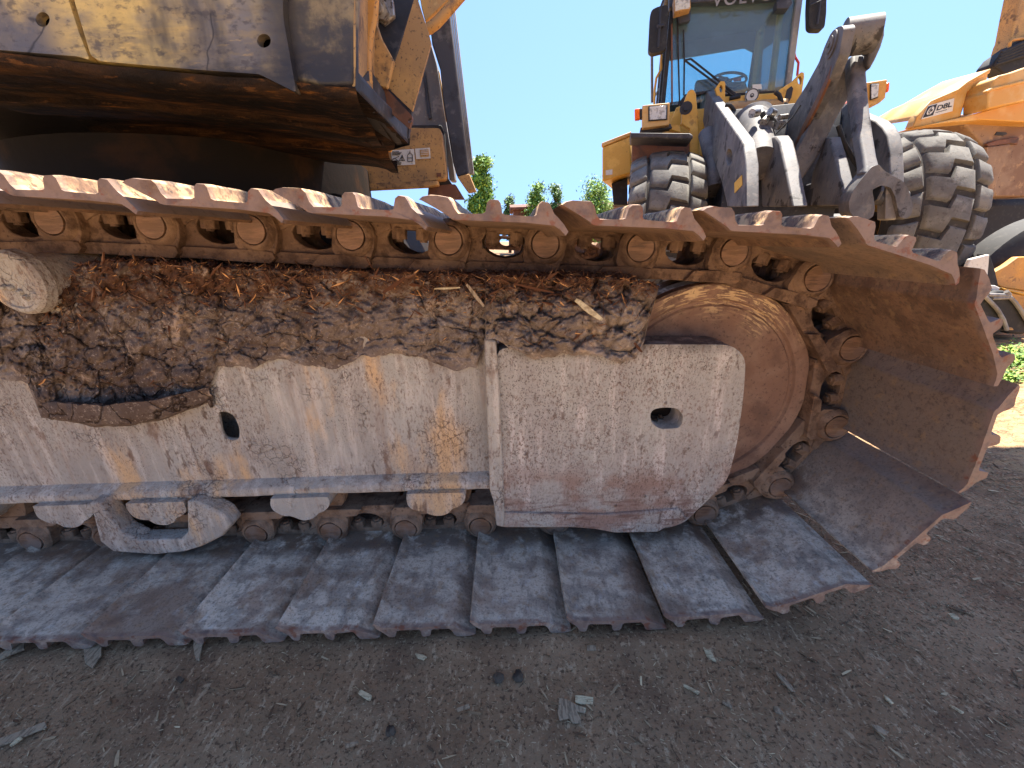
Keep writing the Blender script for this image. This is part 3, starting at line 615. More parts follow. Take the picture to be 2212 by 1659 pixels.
# ---- mud caked on the frame
def lerp_tab(tab, x):
    for (x0, y0), (x1, y1) in zip(tab, tab[1:]):
        if x <= x1: t = max(0, (x-x0)/(x1-x0)); return y0+(y1-y0)*t
    return tab[-1][1]
def mudcake():
    g = G(); nx, nv = 560, 150; vs = []
    bot = [(-80, 850), (0, 815), (60, 830), (90, 904), (160, 902), (230, 892), (300, 900), (380, 882), (448, 856), (470, 790), (540, 795), (600, 775), (660, 790), (730, 795), (780, 772), (850, 764), (900, 770), (980, 800), (1030, 795), (1052, 730), (1075, 735), (1110, 758), (1160, 775), (1220, 768), (1290, 765), (1340, 787), (1372, 775), (1392, 735), (1402, 690), (1420, 640), (1424, 612)]
    top = [(-80, 560), (0, 600), (130, 640), (165, 575), (240, 563), (500, 580), (900, 592), (1200, 600), (1330, 601), (1400, 610), (1424, 616)]
    bulge = [(-80, .5), (100, .5), (200, .35), (460, .45), (700, .5), (1000, .6), (1060, .9), (1200, 1.1), (1400, 1.1)]
    for i in range(nx+1):
        x = -80+(1424+80)*i/nx
        yb = lerp_tab(bot, x) + 7*fb((x*.01, 0, 0), 3, 3); yt = lerp_tab(top, x) + 3*fb((x*.01, 5, 0), 4, 3); B_ = lerp_tab(bulge, x)
        if yb < yt+4: yb = yt+4
        front0 = .947 if x < 1050 else .897
        Ytop = .93 if x < 1050 else .90
        endf = min(1, max(0, (1424-x)/40))**.5
        for j in range(nv+1):
            v = j/nv
            if v < .75:
                q = v/.75; y = yb+(yt-yb)*q
                Y = front0 + (Ytop-front0)*q*q - (.012+.055*B_)*min(1, (sin(pi*min(1, q*.62+.02))**.55))*endf*(1 - .25*q)
                d = .030*B_*noise.fractal(V((x*.012, y*.012, 0)), .8, 2.1, 3) + .010*noise.fractal(V((x*.035, y*.035, 4)), .8, 2.2, 3) + .003*noise.fractal(V((x*.13, y*.13, 4)), .8, 2.2, 3)
                wx = 14*noise.noise(V((x*.03, y*.03, 2)))+5*noise.noise(V((x*.11, y*.11, 2))); wy = 14*noise.noise(V((x*.03, y*.03, 7)))+5*noise.noise(V((x*.11, y*.11, 7)))
                v1 = noise.voronoi(V(((x+wx)*.014, (y+wy)*.019, .3)))[0]; v2 = noise.voronoi(V(((x+wx)*.042, (y+wy)*.048, 5)))[0]; rg = 1-abs(noise.noise(V((x*.05, y*.05, 9))))*2
                d += B_*(.055*(.40-v1[0]) + .016*(.4-v2[0]) - .014*max(0, 1-(v1[1]-v1[0])*9) + .006*rg)
                cr = noise.voronoi(V((x*.016+.4*noise.noise(V((x*.03, y*.03, 0))), y*.02, 1.7)))[0]; e = cr[1]-cr[0]
                d -= .010*max(0, 1-e*7)*B_*1.2
                k = min(1, q*9)
                Y = Y - d*k*min(1, endf+.2)
                Y = min(Y, front0+.004)
                p = atY(x, y, Y); yy = Y; last = p
            else:
                q = (v-.75)/.25; X = last.x*(1+q*.12); Y = yy + (1.17-yy)*q; Z = last.z + (.012*sin(q*pi*.6)) - .02*q*q - (.06 if x > 1380 else 0)*q
                p = V((X, Y, Z+.008*noise.fractal(V((X*30, Y*30, 1)), .8, 2, 3)))
            vs.append(p)
    m = nv+1; g.add(vs, [(i*m+k, (i+1)*m+k, (i+1)*m+k+1, i*m+k+1) for i in range(nx) for k in range(nv)], True)
    # close the right end
    end = [nx*m+k for k in range(m)]; c = len(vs); cpt = V(vs[nx*m+m-1]) + V((-.03, 0, -.12)); g.add(vs[nx*m:]+[cpt], [(k, m, k+1) for k in range(m-1)])
    o = g.build('caked_mud', M['mud'], sharp=180); tag(o, 'thick cracked crust of brown mud lying on the track frame', 'mud', kind='stuff')
    return [p for k, p in enumerate(vs)], nx, m
mv, mnx, mm = mudcake()
def bark():
    g = G(); rr = random.Random(5)
    for k in range(6500):
        i = rr.randrange(60, mnx-4); j = int(mm*(rr.triangular(.40, .98, .74)))
        if rr.random() < .08: j = int(mm*rr.uniform(.1, .5))
        p = mv[i*mm+j]; p2 = mv[i*mm+min(j+2, mm-1)]; p3 = mv[min(i+2, mnx)*mm+j]
        nrm = (p2-p).cross(p3-p); nrm = nrm.normalized() if nrm.length else V((0, -1, 0))
        if nrm.y > 0 and nrm.z < .2: nrm = -nrm
        L_ = rr.uniform(.004, .014) if rr.random() < .93 else rr.uniform(.016, .04); W = max(.0008, L_*rr.uniform(.06, .2))
        d = V((rr.uniform(-1, 1), rr.uniform(-.4, .4), rr.uniform(-.7, .7))).normalized(); sdv = d.cross(V((0, -1, .3))).normalized()*W/2
        c = p+V((0, -.0025, .002))+V((0, -.002*rr.random(), 0)); up = V((0, -1, .5)).normalized()*W*.5
        g.add([c-d*L_/2, c-sdv, c+d*L_/2, c+sdv, c-d*L_/2*.9+up, c-sdv*.8+up, c+d*L_/2*.9+up, c+sdv*.8+up], [(4, 5, 6, 7), (0, 1, 5, 4), (1, 2, 6, 5), (2, 3, 7, 6), (3, 0, 4, 7)])
    o = g.build('bark_debris', M['bark']); tag(o, 'reddish bark shreds scattered on top of the caked mud', 'bark', kind='stuff')
bark()
def splinter(name, a, b_, w, Yd, m, label, cat='wood splinter'):
    A, B2 = atY(*a, Yd), atY(*b_, Yd-.006); d = (B2-A); s_ = d.cross(V((0, 1, 0))).normalized()*w/2; g = G(); t = V((0, -w*.35, 0)); n = 7; vs = []
    for i in range(n+1):
        q = i/n; wd = .35+.65*sin(pi*min(1, .12+q*.8)); c = A+d*q+V((0, .002*noise.noise(V((q*3, 1, 0))), .15*w*noise.noise(V((q*4, 5, 0)))))
        vs += [c-s_*wd, c+s_*wd*(.8+.3*noise.noise(V((q*9, 2, 0)))), c+s_*wd*.8+t, c-s_*wd*.8+t]
    g.add(vs, [(i*4+k, i*4+4+k, i*4+4+(k+1) % 4, i*4+(k+1) % 4) for i in range(n) for k in range(4)]+[(0, 1, 2, 3), (n*4+3, n*4+2, n*4+1, n*4)])
    o = g.build(name, m, None, 0); tag(o, label, cat, 'splinters and twigs stuck in the mud')
splinter('wood_splinter', (1304, 648), (1298+5, 690), .001, .84, M['bark'], 'thin reddish twig stuck upright in the mud beside the pale splinter', 'twig')
splinter('wood_splinter', (1243, 647), (1300, 690), .014, .826, M['chiplight'], 'broad pale splinter lying on the mud above the yoke plate')
splinter('wood_splinter', (1110, 613), (1197, 632), .006, .832, M['bark'], 'long thin orange splinter lying on top of the mud by the bark shreds')
splinter('wood_splinter', (1008, 614), (1046, 662), .009, .848, M['chipgrey'], 'grey brown split stick pointing down the mud crust left of the plate rib')
splinter('wood_splinter', (938, 624), (994, 621), .005, .85, M['chiplight'], 'short orange tan stick lying level on the mud left of the grey stick')
splinter('wood_splinter', (828, 632), (875, 600), .009, .86, M['bark'], 'flat brown bark sliver leaning against a mud lump at top centre')
splinter('wood_splinter', (788, 553), (806, 582), .003, .87, M['bark'], 'red twig sticking up from the mud against the chain link')
splinter('wood_splinter', (1370, 740), (1386, 760), .007, .85, M['bark'], 'small brown splinter at the lower right end of the mud crust')

# ---- house: belly, front casting, brackets
YF = 1.10
g = G()
face = dirY([(-420, -190), (780, -190), (767, 60), (768, 186), (700, 188), (636, 176), (400, 155), (200, 133), (0, 112), (-420, 90)], YF)
holes = [circ(atY(92, 42, YF), .022, 16, rx=1.), circ(atY(570, 88, YF), .019, 16)]
g.prism(face, (0, .03, 0), holes)
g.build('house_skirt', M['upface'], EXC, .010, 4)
# layered skirt panels
def panel(px, Y, m, th=.02, name='skirt_panel', bev=.006, holes=()):
    g = G(); g.prism(dirY(px, Y), (0, th, 0), [dirY(h, Y) for h in holes]); return g.build(name, m, EXC, bev, 3)
hh = [(570+15*cos(a*pi/8), 88+15*sin(a*pi/8)) for a in range(16)]
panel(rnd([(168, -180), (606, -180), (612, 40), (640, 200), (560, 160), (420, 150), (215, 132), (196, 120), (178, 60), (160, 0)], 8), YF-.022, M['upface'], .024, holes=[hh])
h2 = [(92+15*cos(a*pi/8), 42+16*sin(a*pi/8)) for a in range(16)]
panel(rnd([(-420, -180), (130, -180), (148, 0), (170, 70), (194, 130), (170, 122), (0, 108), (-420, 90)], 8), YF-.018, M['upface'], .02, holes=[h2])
# round bottom edge then the belly sheet, sagging
def belly():
    g = G(); n = 90; prof = [(0, 0), (.006, -.012), (.02, -.022), (.05, -.026), (.12, -.024), (.25, -.02), (.26, -.032), (.40, -.03), (.41, -.014), (.60, -.010), (.62, -.03), (.80, -.03), (.96, -.03), (.965, .02)]
    px = [(-420, 90), (0, 112), (200, 133), (400, 155), (636, 176), (700, 188), (768, 188)]; vs = []
    for i in range(n+1):
        x = -420+1188*i/n; y = lerp_tab(px, x); b0 = atY(x, y, YF-.015)
        for (dy, dz) in prof:
            sx = -.33 if False else 0
            p = V((b0.x - .16*dy*(1 if i > n*.8 else 0)*max(0, (i/n-.8)/.2), YF-.015+dy, b0.z+dz)); p.z += .006*fb(p, 4, 3) + .010*fb(p+V((0, 0, 4)), 1.6, 2)*min(1, dy*6)
            vs.append(p)
    m = len(prof); g.add(vs, [(i*m+k, i*m+k+1, (i+1)*m+k+1, (i+1)*m+k) for i in range(n) for k in range(m-1)]); g.build('house_belly', M['upbot'], EXC, sharp=60)
belly()
g = G(); g.prism(dirY([z2(*p) for p in ((-1400, 1360), (0, 1282), (500, 1268), (1120, 1250), (1168, 1286), (1160, 1306), (600, 1330), (0, 1345), (-1400, 1440))], 1.99), (0, .03, 0)); g.build('belly_edge', M['yellow'], EXC, .006)
# inner volume of the house so that no light leaks through
g = G(); g.hexa([(-4.0, 1.14, 1.30), (-.42, 1.14, 1.30), (-.52, 1.95, 1.30), (-4.0, 1.95, 1.30)], [(-4.0, 1.14, 1.66), (-.42, 1.14, 1.66), (-.52, 1.95, 1.66), (-4.0, 1.95, 1.66)])
g.hexa([(-4.0, 1.9, 1.62), (-1.0, 1.9, 1.62), (-1.0, 3.5, 1.62), (-4.0, 3.5, 1.62)], [(-4.0, 1.9, 2.4), (-1.1, 1.9, 2.4), (-1.1, 3.5, 2.4), (-4.0, 3.5, 2.4)])
g.build('house_body', M['oily'], EXC, .03)
# side of the skirt facing right, with the heavy lower rail running back
def side():
    g = G()
    A = lambda x, y, Y: atY(x, y, Y)
    tri = [A(767, -150, YF), A(768, 186, YF), A(800, 200, 1.22), A(812, 150, 1.45), A(818, 40, 1.5), A(822, -150, 1.5)]
    g.add(tri+[p+V((-.05, .02, 0)) for p in tri], [(0, 1, 2, 3, 4, 5), (11, 10, 9, 8, 7, 6)]+[(i, (i+1) % 6+0, 6+(i+1) % 6, 6+i) for i in range(6)])
    g.build('skirt_side', M['yellowdirt'], EXC)
    g = G(); n = 14
    a0, a1, a2, a3 = A(768, 150, YF-.01), A(768, 192, YF-.012), A(764, 200, YF+.03), A(766, 150, YF+.05)
    b0, b1, b2, b3 = A(884, 272, 1.74), A(882, 310, 1.74), A(856, 316, 1.78), A(866, 270, 1.80)
    vs = []
    for i in range(n+1):
        t = i/n
        for p, q in ((a0, b0), (a1, b1), (a2, b2), (a3, b3)): 
            c = V(p)*(1-t)+V(q)*t; vs.append(c+V((.0, 0, .004*fb(c, 9, 3))))
    g.add(vs, [(i*4+k, (i+1)*4+k, (i+1)*4+(k+1) % 4, i*4+(k+1) % 4) for i in range(n) for k in range(4)]+[(3, 2, 1, 0), (n*4, n*4+1, n*4+2, n*4+3)])
    g.build('skirt_rail', M['dark'], EXC, .012, 4)
side()
g = G(); q = [atY(700, 196, YF+.01), atY(770, 196, YF), atY(884, 312, 1.74), atY(856, 322, 1.90), atY(842, 326, 1.97), atY(740, 322, 1.97)]; g.add(q+[p+V((-.01, .01, .04)) for p in q], [(0, 1, 2, 3, 4, 5), (11, 10, 9, 8, 7, 6)]+[(i, (i+1) % 6, 6+(i+1) % 6, 6+i) for i in range(6)]); g.build('belly_corner', M['upbot'], EXC)
g = G(); q = [atY(770, 185, YF+.02), atY(800, 150, 1.30), atY(872, 262, 1.76), atY(880, 308, 1.76), atY(820, 262, 1.40)]; g.add(q+[p+V((-.05, .0, .0)) for p in q], [(0, 1, 2, 3, 4), (9, 8, 7, 6, 5)]+[(i, (i+1) % 5, 5+(i+1) % 5, 5+i) for i in range(5)]); g.build('rail_web', M['dark'], EXC)
Z2 = lambda pts: [z2(*p) for p in pts]
panel(Z2([(1020, -120), (1420, -120), (1360, 60), (1230, 440), (1190, 540), (1120, 420), (1040, 300), (1020, 120)]), 1.62, M['dark'], .03, 'recess_plate')
panel(rnd(Z2([(1380, -60), (1490, 280), (1512, 370), (1350, 960), (1135, 752), (1190, 560), (1235, 440), (1352, 40)]), 4), 1.50, M['yellowdirt'], .014, 'bracket_plate', .003)
panel(Z2([(985, 500), (1400, 640), (1345, 1000), (1318, 1200), (1200, 1100), (985, 860)]), 1.72, M['dark'], .02, 'inner_web', .003)
fl = rnd(Z2([(1112, 748), (1352, 1005), (1325, 1112), (1010, 842)]), 5)
ho = [[(z2(1095, 803)[0]+4.5*cos(a*pi/6), z2(1095, 803)[1]+4.5*sin(a*pi/6)) for a in range(12)], [(z2(1330, 1043)[0]+4*cos(a*pi/6), z2(1330, 1043)[1]+5*sin(a*pi/6)) for a in range(12)]]
panel(fl, 1.46, M['brown'], .02, 'bracket_flange', .003, ho)
panel(Z2([(900, -120), (1060, -120), (1040, 130), (1000, 330), (985, 520), (1000, 840), (925, 800), (900, 600), (905, 300)]), 1.28, M['yellow'], .02, 'side_casting', .008)
panel(Z2([(1030, 170), (1080, 320), (1190, 520), (1130, 760), (1060, 740), (1000, 840), (985, 520), (1000, 330)]), 1.42, M['yellowdirt'], .02, 'side_web', .004)
panel(Z2([(1395, -140), (1430, 70), (1463, 190), (1600, 60), (1720, -60), (1760, -140)]), 1.85, M['yellow'], .02, 'cab_base_plate', .004)
g = G(); g.tube([atY(*z2(*p), 1.75) for p in ((1440, 270), (1500, 245), (1560, 200), (1660, 90), (1800, -70), (1900, -170))], .0175, 12); g.build('handrail', M['yellow'], EXC)
g = G(); c = atY(*z2(1105, 95), 1.60); g.prism([c+V((.042*cos(pi/6+k*pi/3), 0, .042*sin(pi/6+k*pi/3))) for k in range(6)], (0, -.02, 0)); g.cyl(c+V((0, -.02, -.01)), c+V((0, -.06, -.02)), .026, n=6).cyl(c+V((0, -.06, -.02)), c+V((0, -.085, -.025)), .014, n=14); g.build('house_bolt', M['chrome'], EXC, .003)
# cab side seen beyond: grey panels, tall dark post, yellow front panel with stickers
panel(rnd(Z2([(1330, 980), (1300, 900), (1400, 500), (1470, 250), (1515, 400), (1560, 560), (1640, 1050), (1700, 1400), (1720, 1560), (1670, 1560), (1640, 1300), (1600, 1105), (1330, 1105)]), 4), 2.72, M['greyp'], .10, 'cab_lower_panel', .012)
panel(Z2([(1440, 640), (1460, 600), (1515, 1020), (1490, 1030)]), 2.70, M['dark'], .02, 'panel_seam', .002)
panel(Z2([(1570, 600), (1584, 620), (1650, 1030), (1640, 1050)]), 2.69, M['lyellow'], .02, 'cab_trim_strip', .002)
panel(Z2([(1490, 130), (1500, 60), (1650, -60), (1668, 120), (1840, 1505), (1735, 1525), (1700, 1400), (1620, 900), (1590, 600), (1520, 380)]), 2.60, M['dark'], .10, 'cab_front_post', .008)
g = G()
for k in range(4):
    o_ = k*16; g.prism(dirY([z2(*p) for p in ((1652+o_, 0), (1660+o_, 0), (1848+o_*.7, 1500), (1840+o_*.7, 1500))], 2.62+.012*k), (0, .05, 0))
g.build('post_seal', M['greyp'], EXC, .002)
panel(Z2([(1735, 1525), (1842, 1500), (1896, 1640), (1825, 1655)]), 2.59, M['yellowdirt'], .12, 'post_foot', .005)
panel(rnd(Z2([(700, 1330), (1170, 1290), (1290, 1240), (1320, 1106), (1585, 1106), (1600, 1140), (1640, 1500), (1630, 1545), (1500, 1560), (830, 1600), (790, 1500)]), 6), 2.55, M['yellowdirt'], .10, 'cab_front_panel', .012)
panel(Z2([(1300, 1080), (1600, 1078), (1628, 1150), (1660, 1540), (1700, 1600), (1300, 1600)]), 2.68, M['black'], .03, 'panel_gasket', .006)
panel(Z2([(760, 1590), (1570, 1560), (1575, 1600), (1480, 1615), (800, 1650)]), 2.52, M['yellowdirt'], .06, 'panel_sill', .006)
panel(Z2([(1490, 1600), (1720, 1590), (1800, 1720), (1480, 1720)]), 2.62, M['brown'], .06, 'sill_block', .006)
panel(Z2([(340, 1330), (660, 1330), (740, 1520), (560, 1470), (400, 1400)]), 2.75, M['black'], .03, 'frame_recess', .006)
panel(Z2([(660, 1325), (745, 1325), (815, 1590), (760, 1560), (700, 1420)]), 2.4, M['brown'], .04, 'frame_gusset', .004)
panel(Z2([(190, 1350), (300, 1345), (520, 1440), (820, 1590), (760, 1600), (500, 1500), (250, 1400)]), 2.2, M['greyp'], .05, 'frame_strut', .004)
# lifting diagram and data plate
def decal(px, Y, m, name, parent): g = G(); g.prism(dirY(px, Y), (0, .003, 0)); return g.build(name, m, parent)
d1 = decal(Z2([(1165, 1300), (1365, 1286), (1375, 1422), (1180, 1432)]), 2.543, M['white'], 'lifting_diagram', EXC)
d2 = decal(Z2([(1374, 1284), (1502, 1276), (1508, 1368), (1384, 1374)]), 2.543, M['white'], 'data_plate', EXC)
g = G()
def strk(a, b_, w=3, Y=2.538):
    p, q = atY(*z2(*a), Y), atY(*z2(*b_), Y); d = (q-p); s_ = V((-d.z, 0, d.x)).normalized()*w*.25*Y/F/2*1.2; g.prism([p-s_, q-s_, q+s_, p+s_], (0, .002, 0))
for k in range(4): strk((1175, 1312+k*9), (1235+(k*23) % 30, 1309+k*9), 3)
for k in range(4): strk((1185, 1396+k*9), (1240+(k*17) % 20, 1394+k*9), 3)
for a, b_ in (((1172, 1385), (1200, 1365)), ((1200, 1365), (1222, 1385)), ((1240, 1385), (1262, 1340)), ((1262, 1340), (1284, 1385)), ((1250, 1362), (1274, 1362)), ((1240, 1386), (1284, 1386)), ((1262, 1340), (1262, 1385)),
              ((1310, 1340), (1330, 1318)), ((1330, 1318), (1352, 1338)), ((1310, 1340), (1310, 1395)), ((1352, 1338), (1352, 1393)), ((1310, 1395), (1352, 1393)), ((1330, 1300), (1330, 1318)), ((1310, 1365), (1352, 1363)), ((1180, 1375), (1235, 1350)), ((1195, 1388), (1238, 1388))): strk(a, b_, 3)
g.build('diagram_lines', M['ink'], d1)
g = G(); g.prism(dirY(Z2([(1415, 1295), (1490, 1290), (1494, 1352), (1420, 1356)]), 2.539), (0, .002, 0)); g.build('plate_print', M['yellowdirt'], d2)
g = G()
for k in range(3): strk((1425, 1306+k*14), (1485, 1303+k*14), 3, 2.535)
g.build('plate_lines', M['white'], d2)
g = G(); strk((1560, 1510), (1600, 1510), 22, 2.54); g.build('patch', M['brown'], EXC)
# the boom reaches forward high above the picture; it shades the ground by the track
g = G(); g.hexa([(-1.9, 1.56, 2.6), (5.2, 1.42, 2.92), (5.2, 2.36, 2.92), (-1.9, 2.42, 2.6)], [(-1.9, 1.56, 3.2), (5.2, 1.42, 3.5), (5.2, 2.36, 3.5), (-1.9, 2.42, 3.2)]); g.build('boom', M['yellow'], EXC, .02)

# ------------------------------------------------------------------ wheel loader
LO = V((2.68, 4.65, 0)); LA = R_(-15.5)
LD = thing('wheel_loader', LO, 'dusty yellow wheel loader with grey lift arms facing the camera behind the track', 'wheel loader', rz=LA)
BL = Matrix.Rotation(-LA, 3, 'Z'); CL = BL @ (CAM-LO)
def L(px, py, ly): d = BL @ ray(px, py); return CL + d*((ly-CL.y)/d.y)
def LX(px, py, lx): d = BL @ ray(px, py); return CL + d*((lx-CL.x)/d.x)
def z5(X, Y): return (1404.1+X*.21973, 135+Y*.21973)
def z6(X, Y): return (1955+X*.16923, 486+Y*.16923)
def lb(g, name, m, parent=None, bev=0., seg=2, sharp=38): return g.build(name, m, parent or LD, bev, seg, world=False, sharp=sharp)
def Lp(pts, zf, ly, th, name, m, parent=None, bev=.006, holes=(), r=0):
    pts = [zf(*p) for p in pts]
    if r: pts = rnd(pts, r)
    g = G(); g.prism([L(x, y, ly) for x, y in pts], (0, th, 0), [[L(*zf(*p), ly) for p in h] for h in holes]); return lb(g, name, m, parent, bev)
def Lxp(pts, zf, lx, th, name, m, parent=None, bev=.006, holes=(), r=0):
    pts = [zf(*p) for p in pts]
    if r: pts = rnd(pts, r)
    g = G(); g.prism([LX(x, y, lx) for x, y in pts], (th, 0, 0), [[LX(*zf(*p), lx) for p in h] for h in holes]); return lb(g, name, m, parent, bev)
def ell(cx, cy, rx, ry, n=20, rot=0):
    return [(cx+rx*cos(2*pi*k/n)*cos(rot)-ry*sin(2*pi*k/n)*sin(rot), cy+rx*cos(2*pi*k/n)*sin(rot)+ry*sin(2*pi*k/n)*cos(rot)) for k in range(n)]
def tyre(c, R, W, parent, name='wheel', lugs=22, ph=0., rim='lyellow'):
    c = V(c); hw = W/2; crown = lambda w: R - .085*abs(w/hw)**2.3
    g = G(); rc = R-.036
    prof = [(-hw*.80, R*.50), (-hw*.97, R*.60), (-hw*1.0, R*.75), (-hw*.97, R*.86), (-hw*.90, rc-.07), (-hw*.6, rc-.026), (-hw*.3, rc-.006), (0, rc), (hw*.3, rc-.006), (hw*.6, rc-.026), (hw*.90, rc-.07), (hw*.97, R*.86), (hw*1.0, R*.75), (hw*.97, R*.60), (hw*.80, R*.50)]
    g.lathe(c, (1, 0, 0), prof, 72)
    t = lb(g, 'tyre', M['tyregap'], parent, sharp=60)
    g = G(); st = 2*pi/lugs
    def block(poly, low=.0):
        # poly in (w, angle in pitches); dropped onto the crown, sides tapered
        n = len(poly); cw = sum(p[0] for p in poly)/n; ca = sum(p[1] for p in poly)/n
        def P(w, a, dr, k): w2 = cw+(w-cw)*k; a2 = ca+(a-ca)*k; r = crown(w2*hw)+dr; an = (a2+ph)*st; return c+V((w2*hw, -cos(an)*r, sin(an)*r))
        # subdivide the outline for curvature
        top = [P(w, a, 0, .84) for w, a in poly]; mid = [P(w, a, -.009, .95) for w, a in poly]; botm = [P(w, a, -.06, 1.06) for w, a in poly]; ce = P(cw, ca, .003, 1)
        g.add(botm+mid+top+[ce], [(i, (i+1) % n, n+(i+1) % n, n+i) for i in range(n)]+[(n+i, n+(i+1) % n, 2*n+(i+1) % n, 2*n+i) for i in range(n)]+[(2*n+i, 2*n+(i+1) % n, 3*n) for i in range(n)])
    for k in range(lugs):
        o = k
        block([(-.50, o+.06), (-.06, o-.10), (.06, o+.36), (.52, o+.22), (.52, o+.98), (.08, o+1.14), (-.04, o+.68), (-.50, o+.84)])
        for s_ in (-1, 1):
            q = .45 if s_ < 0 else .62
            block([(s_*.58, o+q+.02), (s_*.86, o+q-.04), (s_*1.0, o+q+.0), (s_*1.04, o+q+.1), (s_*1.04, o+q+.66), (s_*1.0, o+q+.76), (s_*.86, o+q+.76), (s_*.58, o+q+.86)])
    lb(g, 'tread', M['tyre'], t, sharp=52)
    g = G(); g.lathe(c, (1, 0, 0), [(-hw*.80, R*.52), (-hw*.84, R*.50), (-hw*.6, R*.46), (-hw*.3, R*.42), (-hw*.3, .15), (-hw*.75, .13), (-hw*.8, 0)], 40); lb(g, 'rim', M[rim], parent, sharp=30)
for c_ in ((-.94, 0, .865), (1.24, -.02, .865)):
    wroot = G(); wroot.cyl(V(c_)+V((-.12, 0, 0)), V(c_)+V((.12, 0, 0)), .16, n=24); wh = lb(wroot, 'wheel_hub', M['lyellow']); tyre(c_, .865, .70 if c_[0] < 0 else .62, wh, ph=random.random())
for c_ in ((-.95, 3.15, .865), (1.15, 3.15, .865)):
    wroot = G(); wroot.cyl(V(c_)+V((-.12, 0, 0)), V(c_)+V((.12, 0, 0)), .16, n=24); wh = lb(wroot, 'wheel_hub', M['lyellow']); tyre(c_, .865, .60, wh, ph=random.random())
g = G(); g.cyl((-.9, 0, .865), (1.3, 0, .865), .17, n=24); g.box((.15, 0, .865), (.5, .55, .5)); lb(g, 'axle', M['dark'], None, .02)
g = G(); g.cyl((-.9, 3.15, .865), (1.1, 3.15, .865), .17, n=24); lb(g, 'axle', M['dark'], None, .02)
g = G(); g.hexa([(-.45, -.35, .8), (.55, -.35, .8), (.55, 4.2, .8), (-.45, 4.2, .8)], [(-.45, -.1, 1.55), (.55, -.1, 1.55), (.6, 4.2, 1.75), (-.5, 4.2, 1.75)]); lb(g, 'chassis', M['dark'], None, .02)
g = G(); g.hexa([(-.8, 2.3, 1.3), (1.0, 2.3, 1.3), (1.0, 4.7, 1.2), (-.8, 4.7, 1.2)], [(-.8, 2.3, 2.3), (1.0, 2.3, 2.3), (.95, 4.7, 2.05), (-.75, 4.7, 2.05)]); lb(g, 'engine_hood', M['lyellow'], None, .05, 3)
# cab: rails in 3-D between measured front corners and a rear frame
fy, ry_ = .62, 2.05
BLc, BRc = L(*z3(705, 800), fy), L(*z3(1655, 660), fy); zb_ = (BLc.z+BRc.z)/2
X0, X1 = BLc.x-.03, BRc.x+.03; ZB, ZT = 1.9, 3.45; XL, XR = X0+.02, X1-.03
def rail(name, a, b_, w=.06, d=.06, m='dark', parent=None, bev=.008):
    a, b_ = V(a), V(b_); t = (b_-a).normalized(); x = V((1, 0, 0)); x = (x - t*x.dot(t)); x = x.normalized() if x.length > .2 else V((0, 1, 0)); y = t.cross(x)
    q = [x*w/2+y*d/2, -x*w/2+y*d/2, -x*w/2-y*d/2, x*w/2-y*d/2]; g = G(); g.hexa([a+k for k in q], [b_+k for k in q]); return lb(g, name, M[m], parent, bev)
TX0, TX1 = X0+.02, X1-.06
cabf = rail('cab_pillar', (X0, fy, ZB), (TX0, fy+.05, ZT), .045, .07, 'black')
rail('cab_pillar', (X1, fy, ZB), (TX1, fy+.05, ZT), .06, .07, 'greyp')
rail('cab_pillar', (X0, ry_, ZB), (TX0, ry_, ZT), .035, .05, 'intgrey'); rail('cab_pillar', (X1, ry_, ZB), (TX1, ry_, ZT), .10, .10, 'yellowdirt')
rail('cab_pillar', (X0, 1.3, ZB), (TX0, 1.3, ZT), .04, .05, 'black'); rail('cab_pillar', (X1, 1.25, ZB), (TX1, 1.25, ZT), .05, .08, 'yellowdirt')
g = G(); g.box(((TX0+TX1)/2, (fy+ry_)/2-.02, ZT+.05), (TX1-TX0+.16, ry_-fy+.24, .12)); lb(g, 'cab_roof', M['dark'], None, .03, 3)
g = G(); g.box(((TX0+TX1)/2, (fy+ry_)/2, ZT-.03), (TX1-TX0-.06, ry_-fy-.1, .05)); g.box(((TX0+TX1)/2, fy+.10, ZT-.08), (TX1-TX0-.1, .16, .14)); lb(g, 'roof_lining', M['intgrey'], None, .02)
# back wall with its window
g = G(); Wd = [V((X0, ry_, ZB)), V((X1, ry_, ZB)), V((TX1, ry_, ZT)), V((TX0, ry_, ZT))]
q0, q1 = L(*z3(1325, 372), ry_), L(*z3(1345, 720), ry_); hw_ = [V((X0+.05, ry_, q0.z-.03)), V((q0.x, ry_, q0.z)), V((q1.x, ry_, q0.z-.06)), V((q1.x, ry_, q1.z)), V((X0+.05, ry_, q1.z-.02))]
g.prism(Wd, (0, .04, 0), [hw_]); lb(g, 'cab_back_wall', M['intgrey'], None, .006)
g = G(); g.box(((X0+X1)/2, (fy+ry_)/2, 1.95), (X1-X0, ry_-fy, .3)); g.box(((X0+X1)/2, fy+.02, 2.0), (X1-X0, .08, .5)); lb(g, 'cab_base', M['lyellow'], None, .02)
# glazing
g = G(); zg = 2.32; g.add([(X0+.03, fy+.02, zg), (X1-.03, fy+.02, zg), (TX1-.03, fy+.06, ZT-.02), (TX0+.03, fy+.06, ZT-.02)], [(0, 1, 2, 3)]); g.add([(X0+.03, fy+.026, zg), (X1-.03, fy+.026, zg), (TX1-.03, fy+.066, ZT-.02), (TX0+.03, fy+.066, ZT-.02)], [(3, 2, 1, 0)]); lb(g, 'windscreen', M['glass'])
for xx, xt in ((X0, TX0), (X1, TX1)):
    g = G(); g.prism([V((xx, fy+.05, 2.1)), V((xx, 1.24, 2.1)), V((xt, 1.24, ZT-.02)), V((xt, fy+.09, ZT-.02))], (.006, 0, 0)); g.prism([V((xx, 1.34, 2.1)), V((xx, ry_-.05, 2.1)), V((xt, ry_-.05, ZT-.02)), V((xt, 1.34, ZT-.02))], (.006, 0, 0)); lb(g, 'side_glass', M['glass'])
